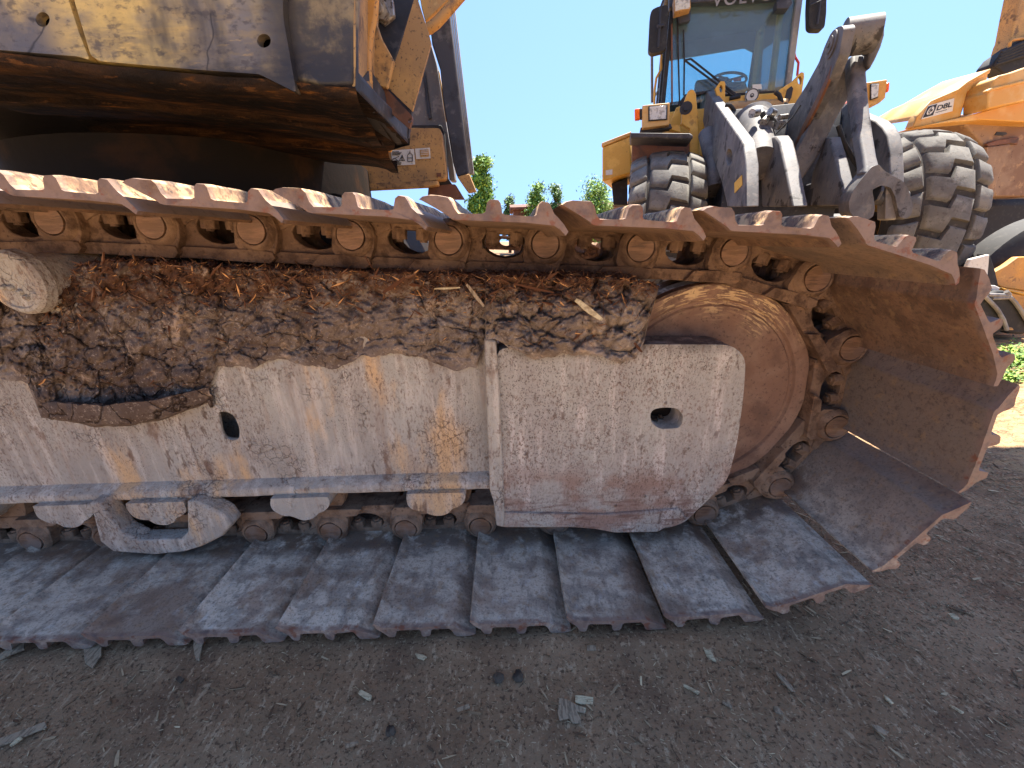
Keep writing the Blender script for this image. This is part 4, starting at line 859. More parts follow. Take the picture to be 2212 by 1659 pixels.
g = G(); g.prism([p+V((0, .02, 0)) for p in hw_], (0, .006, 0)); lb(g, 'rear_glass', M['glass'])
Lp([(750, 190), (762, 180), (765, 800), (752, 810)], z3, fy-.02, .03, 'glass_seal', M['brown'], None, .003)
Lp([(792, 120), (806, 120), (822, 805), (812, 808)], z3, fy-.015, .02, 'glass_seal', M['black'], None, .002)
Lp([(800, 815), (860, 735), (1060, 700), (1160, 735), (1560, 705), (1560, 722), (1170, 750), (1050, 720), (880, 760), (815, 835)], z3, fy-.03, .04, 'lower_seal', M['black'], None, .004)
# seat, steering wheel, console seen through the glass
g = G(); g.box((-.30, 1.55, 2.45), (.45, .45, .14)); g.box((-.30, 1.78, 2.68), (.42, .12, .36)); lb(g, 'seat', M['black'], None, .04, 3)
sc = L(*z3(1200, 625), .98); g = G(); ax_ = V((0, -.62, .78)).normalized(); t_ = V((1, 0, 0)); u_ = ax_.cross(t_)
g.tube([sc+(t_*cos(2*pi*k/28)+u_*sin(2*pi*k/28))*.19 for k in range(29)], .015, 8, False)
for a_ in (.3, 2.2, 4.0): g.cyl(sc, sc+(t_*cos(a_)+u_*sin(a_))*.19, .012, n=8)
g.cyl(sc, sc-ax_*.4, .04, n=12); lb(g, 'steering_wheel', M['black'])
Lp([(1180, 640), (1330, 630), (1355, 700), (1270, 718), (1195, 720)], z3, .86, .12, 'dashboard', M['intgrey'], None, .015)
Lp([(1235, 610), (1300, 606), (1298, 632), (1240, 636)], z3, .85, .01, 'red_tag', M['red'], None, .002)
Lp([(1385, 660), (1455, 655), (1458, 695), (1388, 698)], z3, fy-.004, .004, 'cab_notice', M['white'], None, 0)
# upper: name band across the glass, work lamp, wipers
Lp([(905, -40), (1590, -120), (1700, -120), (1680, 0), (1570, 22), (905, 88), (905, 0)][:6] + [(905, 20)], z3, fy-.035, .02, 'screen_band', M['dark'], None, .003) if False else None
Lp([(735, -90), (1720, -190), (1712, -40), (1560, -14), (1060, 14), (905, 22), (770, 60), (735, 60)], z3, fy-.06, .10, 'roof_front', M['dark'], None, .01)
Lp([(770, -20), (900, -34), (905, 62), (775, 100)], z3, fy-.20, .13, 'work_lamp', M['yellowdirt'], None, .01)
g = G()
for k in range(7): 
    a_, b_ = L(*z3(782, 4+k*12), fy-.205), L(*z3(892, -8+k*12), fy-.205); g.cyl(a_, b_, .003, n=6)
g.prism([L(*z3(*p), fy-.203) for p in ((780, -8), (894, -22), (896, 56), (784, 86))], (0, .002, 0)); lb(g, 'lamp_grille', M['lens'])
Lp([(800, 90), (902, 60), (900, 160), (815, 185)], z3, fy-.08, .06, 'lamp_mount', M['dark'], None, .006)
Lp([(1575, 0), (1690, -20), (1700, 20), (1665, 68), (1575, 70)], z3, fy-.12, .12, 'roof_corner', M['dark'], None, .008)
def text3(txt, pa, pb, ly, h, m, parent, name):
    cu = bpy.data.curves.new(name, 'FONT'); cu.body = txt; cu.size = h; cu.extrude = .002; cu.offset = h*.012; cu.space_character = 1.18
    to = bpy.data.objects.new('tmp', cu); C.objects.link(to); dg = bpy.context.evaluated_depsgraph_get(); me = bpy.data.meshes.new_from_object(to.evaluated_get(dg)); bpy.data.objects.remove(to)
    me.name = name; me.materials.clear(); me.materials.append(m); o = bpy.data.objects.new(name, me); C.objects.link(o); o.parent = parent; return o, me
pa, pb = L(*z3(1068, 52), fy-.075), L(*z3(1545, -2), fy-.075)
to, tm = text3('VOLVO', None, None, 0, .155, M['greyp'], LD, 'name_lettering')
wd = max(v.co.x for v in tm.vertices); dx = (pb-pa); ang = atan2(dx.z, dx.x)
to.location = pa; to.scale = (dx.length/wd, 1, 1); to.rotation_euler = (R_(90), -ang, 0)
g = G()
for a_, b_, r_ in (((855, 470), (1235, 750), .010), ((905, 460), (1262, 742), .010), ((1180, 690), (1270, 760), .018), ((855, 470), (905, 460), .010)): g.tube([L(*z3(*a_), fy-.07), L(*z3(*b_), fy-.09)], r_, 8)
g.tube([L(*z3(847, 235), fy-.02), L(*z3(853, 480), fy-.025), L(*z3(850, 745), fy-.02)], .009, 8); g.cyl(L(*z3(1205, 770), fy-.1), L(*z3(1290, 752), fy-.1), .02, n=10); lb(g, 'wiper', M['black'])
# cowl under the windscreen with a round sticker
Lp([(1165, 752), (1560, 722), (1590, 760), (1600, 812), (1240, 836), (1165, 830)], z3, fy-.10, .12, 'cowl', M['lyellow'], None, .012)
Lp([(1150, 800), (1600, 785), (1602, 795), (1150, 815)], z3, fy-.11, .02, 'cowl_seam', M['black'], None, .002)
g = G(); ca = L(*z3(1382, 745), fy-.125); g.cyl(ca, ca+V((0, .02, 0)), .068, n=32); st_ = lb(g, 'round_sticker', M['white'])
g = G(); g.lathe(ca, (0, 1, 0), [(-.002, .066), (-.002, .056)], 32); g.lathe(ca, (0, 1, 0), [(-.003, .020), (-.003, .012)], 24); g.add([ca+V((-.010+.0, -.003, -.012)), ca+V((.008, -.003, -.012)), ca+V((.008, -.003, .0)), ca+V((-.010, -.003, .0))], [(0, 1, 2, 3)]); lb(g, 'sticker_ring', M['ink'], st_)
g = G(); g.cyl(L(*z3(1180, 860), .15), L(*z3(1640, 838), .15), .075, n=24); lb(g, 'cross_tube', M['yellowdirt'])
# towers with pin bosses
Lp([(830, 965), (845, 810), (882, 712), (905, 695), (930, 702), (944, 730), (960, 900), (975, 1200), (975, 1500), (900, 1500), (900, 1010)], z3, .10, .07, 'arm_tower', M['lyellow'], None, .008)
g = G(); c_ = L(*z3(868, 842), .095); g.cyl(c_, c_+V((0, .03, 0)), .062, n=24); g.cyl(c_+V((0, -.02, 0)), c_, .03, n=16); lb(g, 'tower_pin', M['ink'], None, .004)
Lp([(1095, 690), (1135, 634), (1165, 632), (1174, 650), (1170, 840), (1120, 780)], z3, .22, .05, 'lifting_eye', M['lyellow'], None, .006, [ell(1140, 692, 12, 28, 14)])
Lp([(1590, 705), (1690, 640), (1765, 562), (1788, 566), (1790, 600), (1770, 740), (1650, 900), (1620, 900), (1600, 820)], z3, .22, .06, 'lifting_eye', M['lyellow'], None, .006, [ell(1755, 626, 15, 32, 14)])
Lp([(1640, 760), (1655, 700), (1690, 670), (1705, 690), (1690, 760), (1640, 850), (1620, 850)], z3, .214, .01, 'pin_patch', M['ink'], None, .002)  # flat black patch by the pin
Lp([(740, 975), (820, 975), (830, 1040), (735, 1010), (560, 1030), (560, 1010)], z3, .02, .1, 'fender_bracket', M['lyellow'], None, .01)
Lp([(735, 978), (790, 840), (822, 825), (830, 900), (828, 978)], z3, .35, .05, 'side_gusset', M['lyellow'], None, .006)
# fender over the left wheel and the yellow step box behind it
Lp([(430, 1035), (905, 1040), (925, 1060), (915, 1090), (560, 1078), (435, 1082)], z3, -.45, .35, 'fender', M['dark'], None, .012)
Lp([(445, 1085), (900, 1092), (905, 1160), (900, 1200), (445, 1290)], z3, .15, .05, 'fender_back', M['brown'], None, .006)
g = G(); f0 = [L(*z3(*p), .55) for p in ((212, 1150), (430, 1062), (446, 1350), (212, 1418))]; f1 = [p+V((.10, 1.0, .0)) for p in f0]; g.hexa(f0, f1); lb(g, 'step_box', M['lyellow'], None, .02, 3)
g = G(); t0 = [f0[0]+V((-.01, -.01, .002)), f0[1]+V((.01, -.01, .002)), f0[1]+V((.11, 1.0, .002)), f0[0]+V((.09, 1.0, .002))]; g.hexa(t0, [p+V((0, 0, .045)) for p in t0]); lb(g, 'step_box_top', M['dyellow'], None, .01)
Lp([(240, 1330), (292, 1322), (292, 1362), (240, 1368)], z3, .545, .004, 'box_decal', M['white'], None, 0)
Lp([(285, 1430), (410, 1390), (410, 1600), (300, 1600)], z3, .75, .3, 'step_mount', M['black'], None, .01)
# head lamps
def headlamp(box, lens, blink, bl2, zf, ly):
    g = G(); g.prism([L(*zf(*p), ly) for p in box], (0, .16, 0)); h = lb(g, 'headlamp', M['dyellow'], None, .008)
    g = G(); q = [L(*zf(*p), ly-.004) for p in lens]; c = sum(q, V())/4; g.prism([c+(p-c)*1.16 for p in q], (0, -.012, 0)); lb(g, 'lamp_bezel', M['black'], h, .004)
    g = G(); g.prism([p+V((0, -.013, 0)) for p in q], (0, -.006, 0)); lb(g, 'lamp_glass', M['lens'], h, .003)
    g = G(); g.prism([L(*zf(*p), ly+.02) for p in blink], (0, .09, 0)); lb(g, 'indicator', M['amber'], h, .01, 3)
    g = G(); g.prism([L(*zf(*p), ly+.01) for p in bl2], (0, .1, 0)); lb(g, 'indicator_base', M['black'], h, .006)
    c1 = L(*zf(*box[2]), ly+.1)
    return h
headlamp([(525, 822), (740, 800), (738, 975), (525, 1002)], [(582, 838), (712, 828), (710, 930), (582, 940)], [(465, 850), (508, 844), (508, 926), (467, 930)], [(506, 846), (530, 848), (530, 920), (506, 918)], z3, -.10)
Lp([(512, 995), (745, 965), (760, 1000), (560, 1040), (505, 1030)], z3, -.02, .12, 'lamp_bracket', M['dark'], None, .006)
headlamp([(850, 712), (1032, 684), (1012, 850), (960, 892), (850, 918)], [(884, 735), (950, 730), (940, 838), (884, 860)], [(1022, 716), (1055, 706), (1046, 792), (1018, 796)], [(1012, 715), (1026, 712), (1022, 795), (1008, 800)], z4, -.10)
Lp([(700, 880), (746, 815), (746, 880), (720, 900)], z4, -.1, .1, 'lamp_bracket', M['amber'], None, .006)
# mirrors and hand rails
Lp([(600, 75), (650, 50), (720, 38), (728, 60), (716, 360), (690, 395), (600, 418), (576, 400), (572, 380), (585, 120)], z3, .45, .10, 'mirror', M['black'], None, .02, r=6)
g = G(); g.tube([L(*z3(*p), .40) for p in ((690, 0), (668, 60), (662, 200), (650, 370))], .011, 8); g.cyl(L(*z3(645, 205), .38), L(*z3(690, 200), .44), .016, n=10); lb(g, 'mirror_arm', M['ink'])
Lp([(1835, -60), (1965, -80), (1962, 100), (1950, 205), (1935, 226), (1855, 226), (1830, 205), (1828, 60)], z3, .45, .10, 'mirror', M['black'], None, .02, r=6)
g = G(); g.tube([L(*z3(*p), .42) for p in ((1840, 40), (1915, 8), (1905, 90), (1890, 190))], .010, 8); lb(g, 'mirror_arm', M['ink'])
g = G(); g.tube([L(*z3(*p), .75) for p in ((676, 380), (672, 540), (635, 610), (622, 700), (618, 830))], .014, 10); lb(g, 'grab_rail', M['lyellow'])
g = G(); g.tube([L(*z3(*p), 1.1) for p in ((600, 410), (602, 800))], .016, 8); g.tube([L(*z3(*p), 1.1) for p in ((655, 690), (600, 800))], .010, 8); lb(g, 'grab_rail', M['greyp'])
g = G(); g.tube([L(*z3(*p), .75) for p in ((1755, -60), (1745, 40), (1710, 400), (1718, 445), (1745, 490), (1735, 590))], .012, 10); lb(g, 'grab_rail', M['red'])
g = G(); g.tube([L(*z3(*p), .7) for p in ((1690, 150), (1690, 215))], .016, 8); lb(g, 'door_hinge', M['black'])
# lift arms
Lxp([(500, 290), (520, 275), (560, 278), (895, 760), (915, 800), (940, 1000), (940, 1420), (760, 1420), (705, 1180), (640, 1000), (545, 700), (492, 450)], z5, -.52, .085, 'lift_arm', M['arm'], None, .008, [ell(776, 928, 30, 78, 22)])
Lxp([(828, 1185), (902, 1105), (905, 1205), (830, 1285)], z5, -.524, .003, 'arm_sticker', M['sticker'], None, 0)
Lxp([(590, 1010), (640, 930), (690, 885), (770, 960), (780, 985), (930, 1050), (985, 1100), (1030, 1180), (1048, 1300), (1055, 1490), (1055, 1700), (640, 1700), (600, 1500), (545, 1250)], z4, .50, .085, 'lift_arm', M['arm'], None, .008, [ell(745, 1245, 38, 68, 22)])
g = G(); g.cyl((-.44, -.55, 1.02), (.50, -.55, 1.02), .11, n=28); lb(g, 'arm_cross_tube', M['arm'])
# centre: cylinder, hoses, brackets
g = G(); g.cyl(L(*z5(1010, 560), -.35), L(*z5(1070, 1000), -.95), .15, n=32); g.cyl(L(*z5(1005, 530), -.33), L(*z5(1015, 600), -.37), .165, n=32); lb(g, 'tilt_cylinder', M['arm'], None, .006)
Lxp([(1140, 760), (1180, 728), (1235, 728), (1270, 780), (1330, 1050), (1400, 1420), (1100, 1420), (1085, 1000), (1060, 880)], z5, -.18, .10, 'centre_bracket', M['arm'], None, .012)
Lp([(1110, 600), (1170, 565), (1230, 572), (1215, 640), (1232, 712), (1160, 718), (1130, 660)], z5, -.75, .07, 'valve_block', M['arm'], None, .01)
Lp([(980, 480), (1080, 468), (1190, 465), (1230, 520), (1330, 570), (1330, 640), (1250, 640), (1160, 560), (990, 540)], z5, -.60, .10, 'hose_clamp', M['greyp'], None, .02)
Lp([(850, 500), (960, 485), (985, 520), (920, 650), (880, 640), (850, 580)], z5, -.35, .15, 'cylinder_head', M['yellowdirt'], None, .02)
g = G()
for pts, r_, ly in ((((740, 415), (790, 420), (830, 470), (842, 560)), .016, -.3), (((990, 880), (1030, 830), (1110, 795)), .014, -.9), (((1100, 490), (1120, 540), (1140, 620), (1150, 640)), .022, -.7), (((1180, 500), (1200, 560), (1240, 600)), .02, -.72), (((1230, 290), (1270, 320), (1300, 400), (1300, 520)), .02, .1), (((1340, 400), (1300, 470), (1240, 540)), .018, -.2), (((1240, 700), (1300, 640), (1400, 540), (1480, 420)), .006, -.95), (((1850, 620), (1900, 780), (2000, 960), (2100, 1090)), .018, -.9), (((1150, 860), (1175, 900), (1150, 1000), (1110, 1050)), .014, -.6)):
    g = G(); g.tube([L(*z5(*p), ly) for p in pts], r_, 8); lb(g, 'hose', M['black'])
g = G()
for a_, b_, r_ in (((1115, 590), (1140, 560), .03), ((1000, 500), (1060, 490), .035), ((1180, 480), (1220, 500), .03), ((1270, 540), (1350, 530), .02), ((1240, 620), (1310, 610), .03)): g.cyl(L(*z5(*a_), -.78), L(*z5(*b_), -.74), r_, n=12)
lb(g, 'hose_fittings', M['chrome'], None, .003)
# tilt lever: two plates joined at the top by a boss, with the long link rod down to its fork
LV0, LV1 = .07, .30
Lxp([(600, 232), (640, 222), (655, 250), (640, 330), (610, 480), (540, 660), (440, 870), (330, 1080), (215, 1390), (180, 1440), (140, 1400), (105, 1250), (150, 1110), (190, 960), (330, 740), (440, 540), (490, 400), (540, 290)], z4, LV0, .07, 'tilt_lever', M['arm'], None, .010, r=5)
Lxp([(545, 560), (520, 700), (420, 920), (300, 1150), (210, 1380), (190, 1340), (300, 1080), (400, 880), (500, 680)], z4, LV0-.004, .02, 'lever_rib', M['brown'], None, .004)
g = G(); c_ = LX(*z4(555, 385), LV0); g.cyl(c_+V((-.012, 0, 0)), c_+V((.02, 0, 0)), .085, n=32); g.cyl(c_+V((-.022, 0, 0)), c_, .055, n=28); g.cyl(c_+V((-.03, .0, 0)), c_, .018, n=10); lb(g, 'lever_pin', M['arm'], None, .004)
g = G(); ca, cb = LX(*z4(600, 330), LV0+.03), LX(*z4(900, 290), .30); g.cyl(L(*z4(640, 330), ca.y), L(*z4(940, 290), ca.y-.02), .115, n=32); lb(g, 'lever_boss', M['arm'], None, .012)
g = G()
for a_ in ((722, 325), (905, 300)): c1 = L(*z4(*a_), ca.y-.0); g.cyl(c1+V((-.012, 0, 0)), c1+V((.012, 0, 0)), .119, n=32)
lb(g, 'boss_groove', M['ink'])
Lp([(905, 180), (985, 178), (1012, 215), (1010, 300), (980, 400), (930, 510), (880, 600), (860, 560), (880, 400), (870, 280)], z4, ca.y-.02, .08, 'tilt_lever', M['arm'], None, .012)
Lp([(690, 540), (870, 590), (740, 780), (600, 1010), (450, 1320), (330, 1500), (215, 1660), (180, 1600), (150, 1480), (300, 1200), (440, 920), (560, 720)], z4, ca.y+.16, .10, 'tilt_lever', M['arm'], None, .012)
g = G()
rr_ = [(790, 470, 62), (790, 640, 68), (815, 900, 66), (850, 1150, 64), (885, 1350, 62), (905, 1440, 66), (920, 1500, 90)]
yy = -1.72
ly_ = lambda y: -.98 + (yy+.98)*max(0, (y-470)/1000)
vs = []
for x, y, w_ in rr_:
    a_, b_ = L(*z4(x-w_, y), ly_(y)), L(*z4(x+w_, y), ly_(y)); vs += [a_, b_, b_+V((0, .12, .0)), a_+V((0, .12, 0))]
m_ = len(rr_); g.add(vs, [(i*4+k, (i+1)*4+k, (i+1)*4+(k+1) % 4, i*4+(k+1) % 4) for i in range(m_-1) for k in range(4)]+[(0, 1, 2, 3), (m_*4-1, m_*4-2, m_*4-3, m_*4-4)]); lb(g, 'link_rod', M['arm'], None, .02, 4)
fk = [(840, 1510), (900, 1440), (960, 1420), (1000, 1470), (1080, 1520), (1160, 1560), (1205, 1620), (1235, 1700), (1250, 1780), (1240, 1850), (1200, 1890), (1140, 1880), (1120, 1800), (1100, 1700), (1060, 1620), (980, 1600), (900, 1640), (915, 1720), (925, 1800), (910, 1870), (860, 1900), (760, 1890), (705, 1830), (700, 1740), (740, 1640), (800, 1560)]
g = G(); g.prism([L(*z4(*p), yy-.02) for p in rnd(fk, 20)], (0, .15, 0)); lb(g, 'rod_fork', M['arm'], None, .025, 4)
Lp([(1018, 1600), (1100, 1590), (1110, 1900), (1012, 1900)], z4, yy+.02, .10, 'coupler_lug', M['greyp'], None, .01)
g = G(); g.cyl(L(*z4(905, 1700), yy+.08), L(*z4(1180, 1720), yy+.08), .05, n=20); g.cyl(L(*z4(925, 1660), yy+.04), L(*z4(950, 1660), yy+.04), .07, n=8); lb(g, 'coupler_pin', M['dark'], None, .004)
Lxp([(490, 1190), (530, 1190), (590, 1400), (650, 1659), (660, 1780), (340, 1780), (380, 1500), (450, 1330)], z4, .22, .08, 'centre_bracket', M['arm'], None, .01)
Lp([(360, 1780), (420, 1560), (600, 1600), (700, 1700), (850, 1780)], z4, -.9, .3, 'coupler_body', M['dark'], None, .02)
g = G(); g.hexa([(-.45, -.7, .9), (.5, -.7, .9), (.5, -.4, .9), (-.45, -.4, .9)], [(-.45, -.6, 1.5), (.5, -.6, 1.5), (.5, -.3, 2.0), (-.45, -.3, 2.0)]); lb(g, 'front_frame', M['dark'], None, .01)
g = G(); g.cyl(L(*z5(660, 1100), -.35), L(*z5(650, 1260), -.42), .13, n=28); g.cyl(L(*z5(560, 700), .0), L(*z5(665, 1120), -.36), .085, n=24); lb(g, 'lift_cylinder', M['arm'], None, .01)
g = G(); g.cyl((.68, -.05, 1.95), (.72, -.75, 1.25), .085, n=24); lb(g, 'lift_cylinder', M['arm'], None, .01)
# bits of bark packed in the tyre grooves
# ------------------------------------------------------------------ crawler dozer at the right edge
DZ = thing('crawler_dozer', (7.2, 7.2, 0), 'big yellow crawler dozer with a D8L sign on its hood at the right edge', 'dozer')
DY = 6.0
def Dp(pts, Y, th, name, m, parent=None, bev=.01, holes=(), r=0, zf=z4):
    pts = [zf(*p) for p in pts]; pts = rnd(pts, r) if r else pts
    g = G(); g.prism(dirY(pts, Y), (0, th, 0), [dirY([zf(*p) for p in h], Y) for h in holes]); return g.build(name, m, parent or DZ, bev, 3)
# hood: side, lit top that slopes away
hs = [atY(*z4(*p), DY) for p in ((1250, 1102), (1290, 1010), (1405, 878), (1640, 775), (1725, 705), (1905, 630), (1895, 690), (1725, 790), (1660, 1010), (1400, 1080))]
g = G(); g.prism(hs, (0, .12, 0)); g.build('hood_side', M['dyellow'], DZ, .012, 3)
g = G(); t0 = [atY(*z4(*p), DY-.01) for p in ((1290, 1000), (1408, 870), (1645, 768), (1730, 700), (1930, 590))]
vs = []
for p in t0: vs += [p, p+V((.28, .9, .14)), p+V((.5, 1.6, .10))]
for p in t0: vs += [p+V((0, 0, -.05)), p+V((.28, .9, .09)), p+V((.5, 1.6, .05))]
n_ = 15; fs = []
for i in range(4):
    for k in range(2): a0 = i*3+k; fs += [(a0, a0+3, a0+4, a0+1), (n_+a0, n_+a0+1, n_+a0+4, n_+a0+3)]
    fs += [(i*3, n_+i*3, n_+i*3+3, i*3+3), (i*3+2, i*3+5, n_+i*3+5, n_+i*3+2)]
fs += [(0, 1, n_+1, n_), (1, 2, n_+2, n_+1), (12, n_+12, n_+13, 13), (13, n_+13, n_+14, 14)]
g.add(vs, fs); g.build('hood_top', M['dyellow'], DZ, .01)
Dp([(1325, 1032), (1385, 912), (1612, 848), (1596, 960)], DY-.012, .01, 'model_plate', M['white'], None, .002)
mp = bpy.data.objects['model_plate']
def zs(u, v):  # unit square of the sign, u right, v up
    a = V((1325, 1032)) if False else None
    x = (1325*(1-u)+1596*u)*(1-v) + (1385*(1-u)+1612*u)*v; y = (1032*(1-u)+960*u)*(1-v) + (912*(1-u)+848*u)*v; return z4(x, y)
YS = DY-.016
g = G(); g.prism([atY(*zs(u, v), YS) for u, v in ((.03, .10), (.36, .10), (.36, .92), (.03, .92))], (0, .003, 0)); g.build('sign_square', M['ink'], mp)
g = G()
cc = [(.195+.115*cos(a*pi/14), .52+.30*sin(a*pi/14)) for a in range(28)]; g.prism([atY(*zs(u, v), YS-.003) for u, v in cc], (0, .002, 0)); g.build('sign_disc', M['white'], mp)
g = G()
for po in ([(.185, .80), (.205, .80), (.205, .22), (.185, .22)], [(.205, .60), (.27, .60), (.27, .44), (.205, .44)], [(.14, .62), (.185, .70), (.185, .66), (.155, .60), (.155, .44), (.185, .38), (.185, .34), (.14, .42)]): g.prism([atY(*zs(u, v), YS-.006) for u, v in po], (0, .002, 0))
g.build('sign_mark', M['ink'], mp)
def signtext(txt, u0, v0, u1, v1):
    cu = bpy.data.curves.new('sign_text', 'FONT'); cu.body = txt; cu.size = 1; cu.offset = .02
    to = bpy.data.objects.new('tmp', cu); C.objects.link(to); dg = bpy.context.evaluated_depsgraph_get(); me = bpy.data.meshes.new_from_object(to.evaluated_get(dg)); bpy.data.objects.remove(to)
    xs = [v.co.x for v in me.vertices]; ys = [v.co.y for v in me.vertices]; x0, x1, y0, y1 = min(xs), max(xs), min(ys), max(ys)
    for v in me.vertices:
        u = u0+(v.co.x-x0)/(x1-x0)*(u1-u0); w_ = v0+(v.co.y-y0)/(y1-y0)*(v1-v0); v.co = ROOT[DZ.name].inverted() @ atY(*zs(u, w_), YS)
    me.materials.clear(); me.materials.append(M['ink']); o = bpy.data.objects.new('sign_text', me); C.objects.link(o); o.parent = mp
signtext('D8L', .42, .38, .95, .78)
g = G(); g.prism([atY(*zs(u, v), YS) for u, v in ((.42, .22), (.80, .22), (.80, .26), (.42, .26))], (0, .002, 0)); g.build('sign_rule', M['ink'], mp)
Dp([(1660, 1010), (1740, 760), (1800, 770), (1900, 740), (1960, 650), (1990, 690), (1990, 1000), (1660, 1010)], DY+.35, .05, 'engine_bay', M['black'])
g = G(); g.tube([atY(*z4(*p), DY+.25) for p in ((1770, 830), (1800, 835), (1820, 870), (1840, 940))], .03, 10); g.tube([atY(*z4(*p), DY+.28) for p in ((1700, 950), (1760, 860), (1900, 820))], .02, 8); g.build('bay_pipe', M['greyp'], DZ)
Dp([(1925, 690), (1945, 700), (1925, 940), (1880, 945)], DY+.2, .05, 'red_hose_cover', M['red'])
Dp([(1950, 690), (2000, 650), (2120, 620), (2400, 520), (2400, 830), (1900, 945), (1905, 800), (1930, 770)], DY-.25, .30, 'tank', M['dyellow'], None, .03)
Dp([(1890, 785), (1930, 760), (2212, 690), (2400, 640), (2400, 665), (2212, 715), (1940, 780), (1900, 800)], DY-.28, .06, 'tank_flange', M['dyellow'], None, .01)
Dp([(1250, 1105), (1700, 1005), (2212, 870), (2400, 825), (2400, 1060), (2212, 1055), (1850, 1035), (1500, 1065)], DY-.05, .25, 'track_guard', M['dyellow'], None, .02)
Dp([(1480, 1060), (1850, 1030), (2400, 1060), (2400, 1500), (2300, 1700), (1960, 1700), (1900, 1300), (1700, 1080)], DY+.15, .30, 'main_frame', M['drust'], None, .02)
for cx_, cy_ in ((1990, 1055), (2010, 1155)):
    Dp([(cx_-50, cy_+12), (cx_-30, cy_-16), (cx_+50, cy_-14), (cx_+60, cy_+4), (cx_+20, cy_+16)], DY+.14, .05, 'frame_slot', M['dark'], None, .004)
Dp([(1890, 1240), (1960, 1215), (2160, 1180), (2175, 1190), (2160, 1250), (2100, 1240), (1900, 1270)], DY+.10, .04, 'frame_weld', M['brown'])
Dp([(1890, 1270), (2100, 1245), (1980, 1560), (1960, 1700), (1900, 1700)], DY+.08, .05, 'brace_plate', M['drust'])
Dp([(1935, 560), (2000, 480), (2212, 330), (2400, 260), (2400, 540), (2050, 640), (1980, 590), (1930, 590)], DY+.4, .2, 'radiator_rubber', M['black'], None, .03)
g = G()
for k in range(5): a_, b_ = atY(*z4(1960+k*14, 560-k*26), DY+.38), atY(*z4(2400, 430-k*34), DY+.38); g.tube([a_, (a_+b_)/2+V((0, -.02, .01)), b_], .022, 8)
g.build('rubber_ribs', M['black'], DZ)
Dp([(2055, 455), (2085, 360), (2100, 330), (2140, 130), (2185, -80), (2400, -200), (2400, 300), (2110, 440), (2080, 450)], DY+.5, .20, 'exhaust_post', M['yellowdirt'], None, .02)
g = G(); g.tube([atY(*z4(*p), DY+.4) for p in ((2085, 430), (2090, 370), (2110, 345), (2400, 310))], .018, 8); g.build('post_rail', M['yellow'], DZ)
g = G(); g.hexa([(5.9, 6.5, .25), (10.5, 6.5, .25), (10.5, 7.1, .25), (5.9, 7.1, .25)], [(6.0, 6.5, 1.25), (10.5, 6.5, 1.25), (10.5, 7.1, 1.25), (6.0, 7.1, 1.25)]); g.build('dozer_track', M['black'], DZ, .1, 3)
g = G(); g.hexa([(6.4, 6.6, 1.2), (10.5, 6.6, 1.2), (10.5, 8.4, 1.2), (6.4, 8.4, 1.2)], [(6.6, 6.6, 2.4), (10.5, 6.6, 2.4), (10.5, 8.2, 2.4), (6.6, 8.2, 2.4)]); g.build('dozer_body', M['drust'], DZ, .03)

# ------------------------------------------------------------------ small yellow machine with a black wheel, right edge
SM = thing('compact_machine', (4.3, 3.2, 0), 'small yellow machine with black wheel and ribbed black foot at the right edge', 'machine')
def Sp(pts, Y, th, name, m, bev=.008, r=0):
    pts = [z6(*p) for p in pts]; pts = rnd(pts, r) if r else pts
    g = G(); g.prism(dirY(pts, Y), (0, th, 0)); return g.build(name, m, SM, bev, 3)
g = G(); wc = atY(*z6(1760, 1050), 3.35); R1 = (wc-atY(*z6(1240, 290), 3.35)).length
g.lathe(wc, (0, 1, 0), [(.0, R1*.70), (-.03, R1*.74), (-.045, R1*.80), (-.04, R1*.9), (.02, R1*1.0), (.2, R1*1.01), (.24, R1*.9), (.2, R1*.7)], 64); g.build('wheel_tyre', M['black'], SM)
g = G(); g.lathe(wc, (0, 1, 0), [(.03, R1*.70), (.0, R1*.68), (.04, R1*.60), (.05, .0)], 48); g.build('wheel_rim', M['yellow'], SM)
Sp([(1055, 370), (1090, 380), (1160, 600), (1200, 780), (1100, 770), (1050, 760)], 3.2, .08, 'fender_edge', M['black'])
Sp([(840, 435), (1085, 375), (1040, 880), (900, 880), (760, 640), (770, 590)], 3.12, .03, 'pale_plate', M['white'])
Sp([(1050, 762), (1160, 772), (1220, 800), (1200, 840), (1040, 890)], 3.05, .05, 'pale_bracket', M['white'])
Sp([(1140, 610), (1300, 520), (1450, 410), (1700, 400), (1700, 880), (1519, 840), (1240, 800), (1170, 760)], 3.22, .05, 'yellow_cover', M['yellow'])
Sp([(1240, 800), (1519, 860), (1700, 900), (1700, 935), (1519, 895), (1260, 825)], 3.15, .06, 'yellow_rail', M['lyellow'])
ft = [(880, 870), (940, 860), (1050, 890), (1200, 840), (1290, 840), (1370, 880), (1430, 960), (1519, 1110), (1640, 1300), (1640, 1360), (1519, 1400), (1330, 1390), (1290, 1350), (1060, 1430), (1020, 1300), (900, 1050)]
Sp(ft, 3.0, .25, 'ribbed_foot', M['black'], .02)
g = G()
for pts in (((945, 865), (1010, 900), (1100, 990), (1180, 1080), (1250, 1200), (1300, 1340)), ((1060, 890), (1200, 895), (1330, 900)), ((1110, 935), (1230, 930), (1340, 925), (1330, 890), (1290, 850)), ((1340, 920), (1400, 980), (1470, 1080), (1530, 1180), (1600, 1290))):
    g.tube([atY(*z6(*p), 2.985) for p in pts], .014, 8)
g.build('foot_ribs', M['greyp'], SM)
Sp([(1300, 1300), (1380, 1310), (1400, 1345), (1310, 1345)], 2.99, .1, 'foot_pad', M['yellowdirt'])

